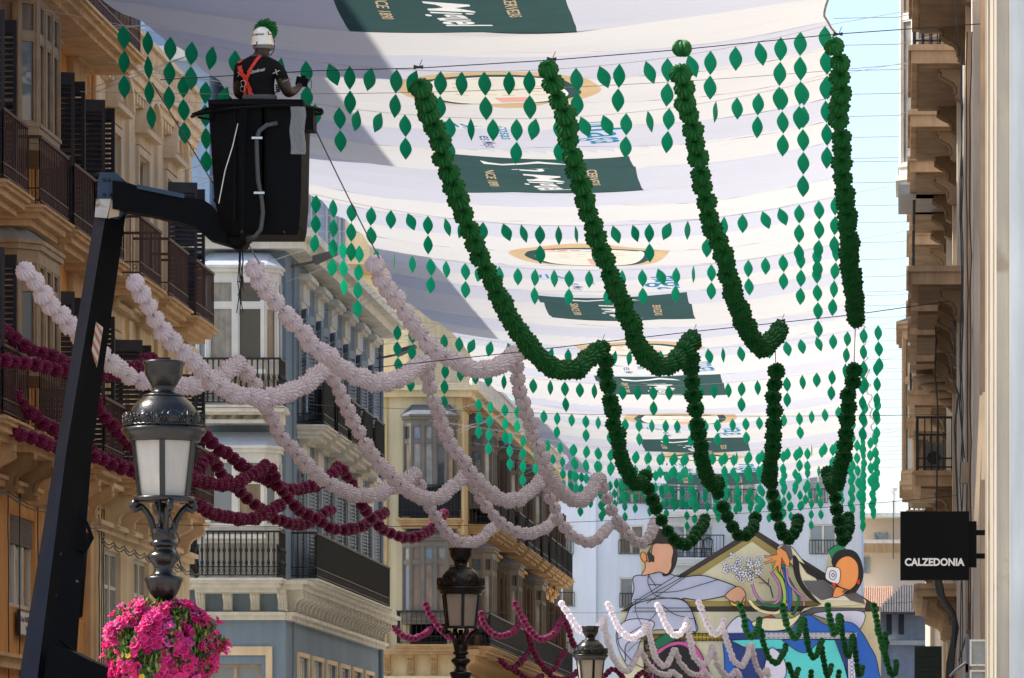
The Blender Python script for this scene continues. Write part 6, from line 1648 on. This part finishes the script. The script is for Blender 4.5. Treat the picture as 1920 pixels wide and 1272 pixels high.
m = MB(); m.smooth = True
def rail(pts, r=0.02): m.tube([P(px, py, y) for px, py, y in pts], r, 8)
rail([(360,219,57.2),(372,214,56.7),(420,206,56.5),(500,199,56.45),(560,199,56.5),(602,206,56.8),(604,212,57.1)])
rail([(362,215,57.3),(395,203,57.6),(450,192,57.7),(520,193,57.7),(580,201,57.5),(604,209,57.1)])
rail([(372,220,56.8),(380,222,56.7),(398,224,56.6),(398,206,56.6)], 0.015)
rail([(580,200,57.3),(602,207,57.0),(602,214,56.9),(578,214,56.7)], 0.018)
rail([(385,205,57.0),(430,192,56.9),(460,188,56.8),(490,195,56.6),(520,202,56.5)], 0.012)
part('handrail', m, M['crane_black'], cr)
m = MB(); m.smooth = True
hp = [(520,231,56.5),(500,235,56.48),(486,246,56.46),(481,262,56.46),(482,300,56.46),(484,340,56.46),(490,370,56.47),(493,400,56.48),(489,430,56.5),(478,444,56.52),(462,448,56.55)]
m.tube(smooth3([P(*p) for p in hp]) if False else [P(*p) for p in hp], 0.026, 8); part('grey_hose', m, M['grey_hose'], cr)
m = MB()
for px, py in ((482,259),(486,362)):
    c = P(px, py, 56.42); m.box(c.x-0.06, c.x+0.06, 56.41, 56.44, c.z-0.012, c.z+0.012)
part('hose_clamp', m, mat('bare_steel', (0.55,0.55,0.55), 0.3, 0.8), cr)
m = MB(); m.tube([P(446,232,56.45), P(436,275,56.44), P(422,320,56.44), P(410,382,56.44)], 0.006, 5); part('white_rope', m, M['r_pale'], cr)
m = MB()
for dx in (0, 3, 6, 9):
    m.tube([P(452+dx, 205, 56.44), P(450+dx*0.8, 280, 56.42), P(455+dx*0.4, 370, 56.42), P(452+dx*0.6, 450, 56.45)], 0.010, 5)
part('rope_bundle', m, M['crane_black'], cr)
m = MB(); rr = random.Random(8)
for k in range(9):
    x = 452+rr.uniform(-4, 6); yb = rr.uniform(520, 590); m.tube([P(x, 452, 56.9), P(x+rr.uniform(-3,3), 490, 56.9), P(x+rr.uniform(-5,5), 530, 56.9), P(x+rr.uniform(-8,8), yb, 56.9)], 0.007, 4)
part('hanging_cord', m, M['netting'], cr)
# clear bag of cable ties hanging from the rim
bag = thing('plastic_bag', P(556, 200, 56.4), 'clear plastic bag with thin grey cable ties, hanging on the rim of the crane basket', 'bag')
m = MB(); nx, nz = 6, 10; vs = []; fs = []
for s in (0, 1):
    for j in range(nz+1):
        for i in range(nx+1):
            a = P(545+i*28/nx + (1.5*math.sin(j*0.9)), 201+j*89/nz, 56.40); bulge = 0.02*math.sin(PI*i/nx)*(1 if s else -1)+0.004*math.sin(i*2.1+j*1.3); vs.append((a.x, 56.37+bulge, a.z))
for s in (0, 1):
    for j in range(nz):
        for i in range(nx): a = s*(nx+1)*(nz+1)+j*(nx+1)+i; fs.append((a, a+1, a+nx+2, a+nx+1))
m.smooth = True; m.add(vs, fs)
bm_ = bpy.data.materials.new('clear_plastic_film'); bm_.use_nodes = True; n_ = bm_.node_tree.nodes; l_ = bm_.node_tree.links
tp = n_.new('ShaderNodeBsdfTransparent'); gb = n_['Principled BSDF']; gb.inputs['Base Color'].default_value = (0.6,0.6,0.6,1); gb.inputs['Roughness'].default_value = 0.2
mx_ = n_.new('ShaderNodeMixShader'); mx_.inputs[0].default_value = 0.2; l_.new(tp.outputs[0], mx_.inputs[1]); l_.new(gb.outputs[0], mx_.inputs[2]); l_.new(mx_.outputs[0], n_['Material Output'].inputs['Surface'])
part('film', m, bm_, bag)
m = MB()
for k in range(5): m.tube([P(549+k*4, 205, 56.372), P(552+k*2, 235, 56.372), P(556+k*3, 262, 56.372), P(566+k*1.2, 286, 56.372)], 0.003, 4)
part('cable_ties', m, M['slate'], bag)

# ------------------------------------------------------------------ the man in the basket
PX, PYY = P(492, 200, 56.95).x, 56.95
FZ = bz_(380)+0.015
man = thing('person', (PX, PYY, FZ), 'man seen from behind in a black shirt, red harness and white helmet', 'person')
TOPZ = bz_(62)-FZ          # crown of the skull
sc = TOPZ/1.78
def J(x, y, z): return Vector((x, y, z))*1.0
hz = 1.04*sc
jt = {  # joints: position, radius
 'pel': ((0.0,0.0,0.98), (0.17,0.12)), 'wai': ((0.0,0.0,1.12), (0.175,0.12)), 'che': ((-0.01,-0.01,1.29), (0.205,0.135)), 'sho': ((-0.01,0.0,1.43), (0.15,0.11)),
 'nec': ((0.0,0.02,1.53), (0.062,0.062)), 'hea0': ((0.015,0.035,1.60), (0.075,0.085)), 'hea1': ((0.02,0.045,1.68), (0.080,0.095)), 'hea2': ((0.02,0.04,1.75), (0.062,0.075)),
 'shl': ((-0.21,0.0,1.40), (0.088,0.085)), 'ell': ((-0.28,0.10,1.13), (0.060,0.060)), 'wrl': ((-0.08,0.33,1.18), (0.032,0.030)), 'hal': ((0.02,0.36,1.22), (0.040,0.022)),
 'shr': ((0.20,0.0,1.40), (0.090,0.086)), 'elr': ((0.30,0.06,1.12), (0.064,0.062)), 'wrr': ((0.335,0.27,1.22), (0.033,0.030)), 'har': ((0.335,0.34,1.27), (0.038,0.026)),
 'hil': ((-0.09,0.0,0.90), (0.095,0.10)), 'knl': ((-0.11,0.02,0.50), (0.062,0.062)), 'anl': ((-0.12,0.0,0.09), (0.042,0.045)), 'tol': ((-0.13,0.17,0.04), (0.045,0.028)),
 'hir': ((0.09,0.0,0.90), (0.095,0.10)), 'knr': ((0.11,0.02,0.50), (0.062,0.062)), 'anr': ((0.12,0.0,0.09), (0.042,0.045)), 'tor': ((0.13,0.17,0.04), (0.045,0.028))}
bn = [('pel','wai'),('wai','che'),('che','sho'),('sho','nec'),('nec','hea0'),('hea0','hea1'),('hea1','hea2'),('sho','shl'),('shl','ell'),('ell','wrl'),('wrl','hal'),
      ('sho','shr'),('shr','elr'),('elr','wrr'),('wrr','har'),('pel','hil'),('hil','knl'),('knl','anl'),('anl','tol'),('pel','hir'),('hir','knr'),('knr','anr'),('anr','tor')]
def skin_mesh(joints, bones, root, sub=2):
    bm = bmesh.new(); V = {}
    lay = bm.verts.layers.skin.verify()
    for k, (p, r) in joints.items():
        v = bm.verts.new(Vector(p)); V[k] = v; v[lay].radius = r; v[lay].use_root = (k == root)
    for a, b in bones: bm.edges.new((V[a], V[b]))
    me = bpy.data.meshes.new('skin'); bm.to_mesh(me); bm.free()
    o = bpy.data.objects.new('skin', me); COL.objects.link(o)
    md = o.modifiers.new('Skin', 'SKIN'); md.use_smooth_shade = True
    ms_ = o.modifiers.new('Sub', 'SUBSURF'); ms_.levels = sub; ms_.render_levels = sub
    dg = bpy.context.evaluated_depsgraph_get(); out = bpy.data.meshes.new_from_object(o.evaluated_get(dg))
    bpy.data.objects.remove(o); bpy.data.meshes.remove(me); return out
body = skin_mesh(jt, bn, 'pel')
fb_ = bmesh.new(); fb_.from_mesh(body)
def fingers(base, dirv, side, curl):
    d = Vector(dirv).normalized(); s = Vector(side).normalized(); cdir = Vector(curl).normalized()
    for i, L_ in enumerate((0.068, 0.078, 0.074, 0.058)):
        b0 = Vector(base)+s*(0.022*(i-1.5)); mm = MB(); mm.smooth = True
        mm.tube([b0, b0+d*L_*0.45, b0+d*L_*0.7+cdir*L_*0.35, b0+d*L_*0.6+cdir*L_*0.75], [0.010,0.0095,0.0085,0.006], 7)
        t_ = mm.mesh('f', []); fb_.from_mesh(t_); bpy.data.meshes.remove(t_)
    b0 = Vector(base)-d*0.05-s*0.03; mm = MB(); mm.smooth = True
    mm.tube([b0, b0-s*0.02+d*0.03+cdir*0.01, b0-s*0.012+d*0.055+cdir*0.035], [0.013,0.011,0.007], 7); t_ = mm.mesh('f', []); fb_.from_mesh(t_); bpy.data.meshes.remove(t_)
fingers((0.335,0.365,1.285), (0.1,0.8,0.45), (0.95,-0.05,0.2), (0.15,0.2,-1)); fingers((0.045,0.375,1.235), (0.9,0.35,0.2), (0,-0.2,1), (0.1,-1,0))
# face: nose, brow, lips, ears, turned a little to the right
def blob(c, r, seg=10):
    mm = MB(); mm.smooth = True; mm.T = Matrix.Translation(c) @ Matrix.Diagonal((*r, 1)); mm.lathe([(math.sin(PI*k/8)+1e-3, -math.cos(PI*k/8)) for k in range(9)], seg)
    t_ = mm.mesh('f', []); fb_.from_mesh(t_); bpy.data.meshes.remove(t_)
blob((0.05,0.135,1.645), (0.016,0.022,0.026)); blob((0.045,0.125,1.60), (0.026,0.014,0.010)); blob((0.04,0.118,1.565), (0.028,0.02,0.02))
blob((0.020,0.125,1.672), (0.013,0.010,0.007)); blob((0.072,0.118,1.672), (0.013,0.010,0.007)); blob((0.102,0.035,1.64), (0.010,0.020,0.030)); blob((-0.062,0.045,1.64), (0.010,0.020,0.030))
fb_.to_mesh(body); fb_.free()
body.materials.clear()
for m_ in (mat('dark_brown_skin', (0.028, 0.014, 0.009), 0.5, var=0.15, scale=20), mat('black_shirt', (0.006, 0.005, 0.005), 0.9, spec=0.2, var=0.3, scale=10, bump=0.3), mat('grey_work_trousers', (0.07, 0.07, 0.075), 0.85, var=0.2, scale=10, bump=0.2), mat('black_boot', (0.015,0.013,0.012), 0.5)): body.materials.append(m_)
for p in body.polygons:
    c = p.center; i = 0
    if c.z < 0.14: i = 3
    elif c.z < 1.06 and abs(c.x) < 0.22 and c.y < 0.2: i = 2
    elif c.z < 1.52 and not (c.z < 1.27 and (abs(c.x) > 0.215 or c.y > 0.16)): i = 1
    p.material_index = i; p.use_smooth = True
for v in body.vertices: v.co *= sc
link('body', body, man)
def SV(x, y, z): return Vector((x, y, z))*sc
# collar and sleeve cuffs
m = MB(); m.smooth = True
m.tube([SV(0.07*math.cos(a)+0.0, 0.018+0.068*math.sin(a), 1.505+0.01*math.sin(a)) for a in [2*PI*k/16 for k in range(17)]], 0.014, 6)
o = link('collar', m.mesh('collar', mat('washed_grey_trim', (0.09, 0.075, 0.07), 0.85)), man)
m = MB(); m.smooth = True; c = SV(0.262, 0.035, 1.255); ax = (SV(0.295,0.06,1.14)-SV(0.19,0,1.43)).normalized(); u_ = ax.orthogonal().normalized(); v_ = ax.cross(u_)
m.tube([c+(u_*math.cos(a)+v_*math.sin(a))*0.068*sc for a in [2*PI*k/16 for k in range(17)]], 0.007, 5); link('sleeve_trim', m.mesh('sleeve_trim', mat('grey_piping', (0.22,0.21,0.20), 0.8)), man)
# harness straps lie on the back: ribbons offset from the body surface
from mathutils.bvhtree import BVHTree
bvh = BVHTree.FromPolygons([v.co for v in body.vertices], [tuple(p.vertices) for p in body.polygons])
def strap(mb, pts, wd=0.045, off=0.010, th=0.006):
    q = []
    P_ = [Vector(p)*sc for p in pts]; dense = []
    for a, b in zip(P_, P_[1:]):
        for k in range(8): dense.append(a.lerp(b, k/8))
    dense.append(P_[-1])
    out = []
    for d in dense:
        hit, nrm, idx, dist = bvh.find_nearest(d)
        if hit is None: continue
        if nrm.dot(d-hit) < 0 and (d-hit).length > 1e-4: nrm = nrm
        out.append((hit, nrm))
    vs = []; fs = []
    for i, (h, n_) in enumerate(out):
        t_ = (out[min(i+1, len(out)-1)][0]-out[max(i-1, 0)][0]).normalized(); s = t_.cross(n_).normalized()*wd*sc/2
        vs += [h+n_*off-s, h+n_*off+s, h+n_*(off+th)+s, h+n_*(off+th)-s]
    for i in range(len(out)-1):
        for k in range(4): k2 = (k+1) % 4; fs.append((i*4+k, i*4+k2, (i+1)*4+k2, (i+1)*4+k))
    mb.add(vs, fs)
m = MB()
strap(m, [(-0.19,-0.12,1.42),(-0.175,-0.2,1.34),(-0.15,-0.2,1.24),(-0.09,-0.2,1.14),(0.0,-0.2,1.05)], 0.046)
strap(m, [(0.03,-0.05,1.52),(-0.02,-0.15,1.46),(-0.08,-0.2,1.36),(-0.14,-0.2,1.25),(-0.18,-0.2,1.16),(-0.21,-0.1,1.08)], 0.034)
strap(m, [(-0.18,-0.05,1.44),(-0.19,0.05,1.42)], 0.055)
link('harness', m.mesh('harness', mat('red_webbing', (0.62, 0.030, 0.012), 0.6, var=0.15, scale=20)), man)
m = MB(); m.smooth = True
for (x, y, z, r) in ((-0.125,-0.155,1.22,0.028),(-0.135,-0.155,1.16,0.024)):
    c = SV(x, y, z); m.tube([c+Vector((r*math.cos(a), 0.01*math.sin(2*a), r*1.2*math.sin(a)))*sc for a in [2*PI*k/12 for k in range(13)]], 0.004, 5)
link('harness_ring', m.mesh('harness_ring', mat('bare_buckle_steel', (0.5,0.48,0.45), 0.3, 0.9)), man)
m = MB(); m.smooth = True; strap(m, [(0.17*math.sin(a), -0.13*math.cos(a), 1.07) for a in [2*PI*k/12-PI for k in range(13)]], 0.07, 0.012, 0.008); link('tool_belt', m.mesh('tool_belt', mat('grey_webbing_belt', (0.08,0.075,0.07), 0.8)), man)
# lettering on the back and a mark on the sleeve, laid on the cloth
def on_back(body_txt, size, x, z, rot, col, name):
    me = text_mesh(body_txt, size*sc, 0.002, 0.3, 0); me.transform(Matrix.Rotation(rot, 4, 'Z')); me.transform(Matrix.Rotation(PI/2, 4, 'X'))
    for v in me.vertices:
        p = v.co + Vector((x*sc, -0.30, z*sc)); hit, nrm, idx, dist = bvh.ray_cast(p, Vector((0,1,0)))
        v.co = (hit + Vector((0,-0.006,0))) if hit is not None else Vector((p.x, -0.12, p.z))
    me.materials.append(col); link(name, me, man)
wl = mat('white_print', (0.40,0.38,0.34), 0.7)
on_back('Ximénez', 0.052, 0.0, 1.355, 0.18, wl, 'lettering'); on_back('X', 0.07, 0.205, 1.34, -0.25, wl, 'sleeve_mark'); on_back('X', 0.06, -0.205, 1.33, 0.2, wl, 'sleeve_mark')
# helmet
m = MB(); m.smooth = True; hc = SV(0.02, 0.045, 1.695)
m.T = Matrix.Translation(hc) @ Matrix.Rotation(0.10, 4, 'X') @ Matrix.Diagonal((0.118*sc, 0.135*sc, 0.150*sc, 1))
m.lathe([(1.10,-0.30),(1.12,-0.26),(1.03,-0.20),(1.02,0.0),(0.97,0.3),(0.86,0.58),(0.66,0.80),(0.40,0.95),(0.12,1.0),(0.01,1.0)], 28); m.T = None
hel = link('helmet', m.mesh('helmet', mat('white_helmet_shell', (0.80, 0.76, 0.66), 0.3, var=0.05, scale=8, coat=0.3)), man)
m = MB(); m.smooth = True; m.T = Matrix.Translation(hc+Vector((0,0,-0.052*sc))) @ Matrix.Diagonal((0.108*sc, 0.124*sc, 0.05*sc, 1)); m.lathe([(0.92,-0.75),(0.96,-0.7),(1.0,0.0),(0.9,0.1)], 24); m.T = None
link('head_band', m.mesh('head_band', mat('grey_cradle', (0.20,0.20,0.19), 0.7)), hel)
m = MB(); m.smooth = True
m.tube([hc+Vector(v)*sc for v in ((0.118,-0.03,0.05),(0.130,-0.02,0.0),(0.128,0.0,-0.06),(0.10,0.03,-0.12),(0.05,0.08,-0.15))], 0.006, 5)
m.tube([hc+Vector(v)*sc for v in ((-0.02,-0.135,-0.03),(-0.018,-0.14,-0.05),(-0.05,-0.12,-0.07))], 0.008, 5)
m.tube([hc+Vector(v)*sc for v in ((0.09,-0.10,0.08),(0.10,-0.10,0.05),(0.118,-0.075,0.055))], 0.007, 5)
link('chin_strap', m.mesh('chin_strap', M['black_iron']), hel)
hb = BVHTree.FromPolygons([v.co for v in hel.data.vertices], [tuple(p.vertices) for p in hel.data.polygons])
me = text_mesh('EL MANO', 0.032*sc, 0.001, 0, 0); me.transform(Matrix.Rotation(PI/2, 4, 'X'))
for v in me.vertices:
    p = v.co+Vector((hc.x-0.015, -0.4, hc.z+0.052)); hit, nrm, idx, dist = hb.ray_cast(p, Vector((0,1,0)))
    if hit is not None: v.co = hit+Vector((0,-0.003,0))
me.materials.append(M['black_iron']); link('lettering', me, hel)
# half opened green paper ball as a crest
o = link('paper_crest', ball_mesh('paper_crest', M['g_green'], 26, 9, 9), hel, hc+Vector((0.025,0.02,0.115))*sc); o.scale = (0.135*sc, 0.135*sc, 0.085*sc); o.rotation_euler = (math.radians(82), 0, 0.25)
# the black camera he holds, with its strap
cm_ = thing('camera_device', (PX, PYY, FZ), 'small black camera with a dangling strap, held by the man in the basket', 'camera')
m = MB(); c = SV(0.345, 0.375, 1.30); m.T = Matrix.Translation(c) @ Matrix.Rotation(0.3, 4, 'Z') @ Matrix.Rotation(0.2, 4, 'Y')
m.box(-0.075,0.06,-0.035,0.035,-0.05,0.045); m.taper(-0.03,0.03,-0.03,0.03,0.045,0.07,0.008); m.box(0.03,0.055,-0.055,-0.035,-0.04,0.03); m.T = None
link('camera_body', m.mesh('camera_body', M['crane_black']), cm_)
m = MB(); m.T = Matrix.Translation(c) @ Matrix.Rotation(0.3, 4, 'Z') @ Matrix.Rotation(-PI/2, 4, 'X'); m.lathe([(0.036,0.03),(0.036,0.09),(0.03,0.09),(0.028,0.07)], 16); m.T = None; link('lens', m.mesh('lens', M['black_iron']), cm_)
m = MB(); m.tube([c+Vector(v) for v in ((0.06,-0.02,0.03),(0.09,-0.03,0.035),(0.115,-0.03,0.0),(0.12,-0.03,-0.06),(0.10,-0.03,-0.12))], 0.006, 5); link('strap', m.mesh('strap', M['slate']), cm_)

man.rotation_euler = (0, 0, -0.22); cm_.rotation_euler = (0, 0, -0.22)
man.location.x -= 0.03; cm_.location.x -= 0.03
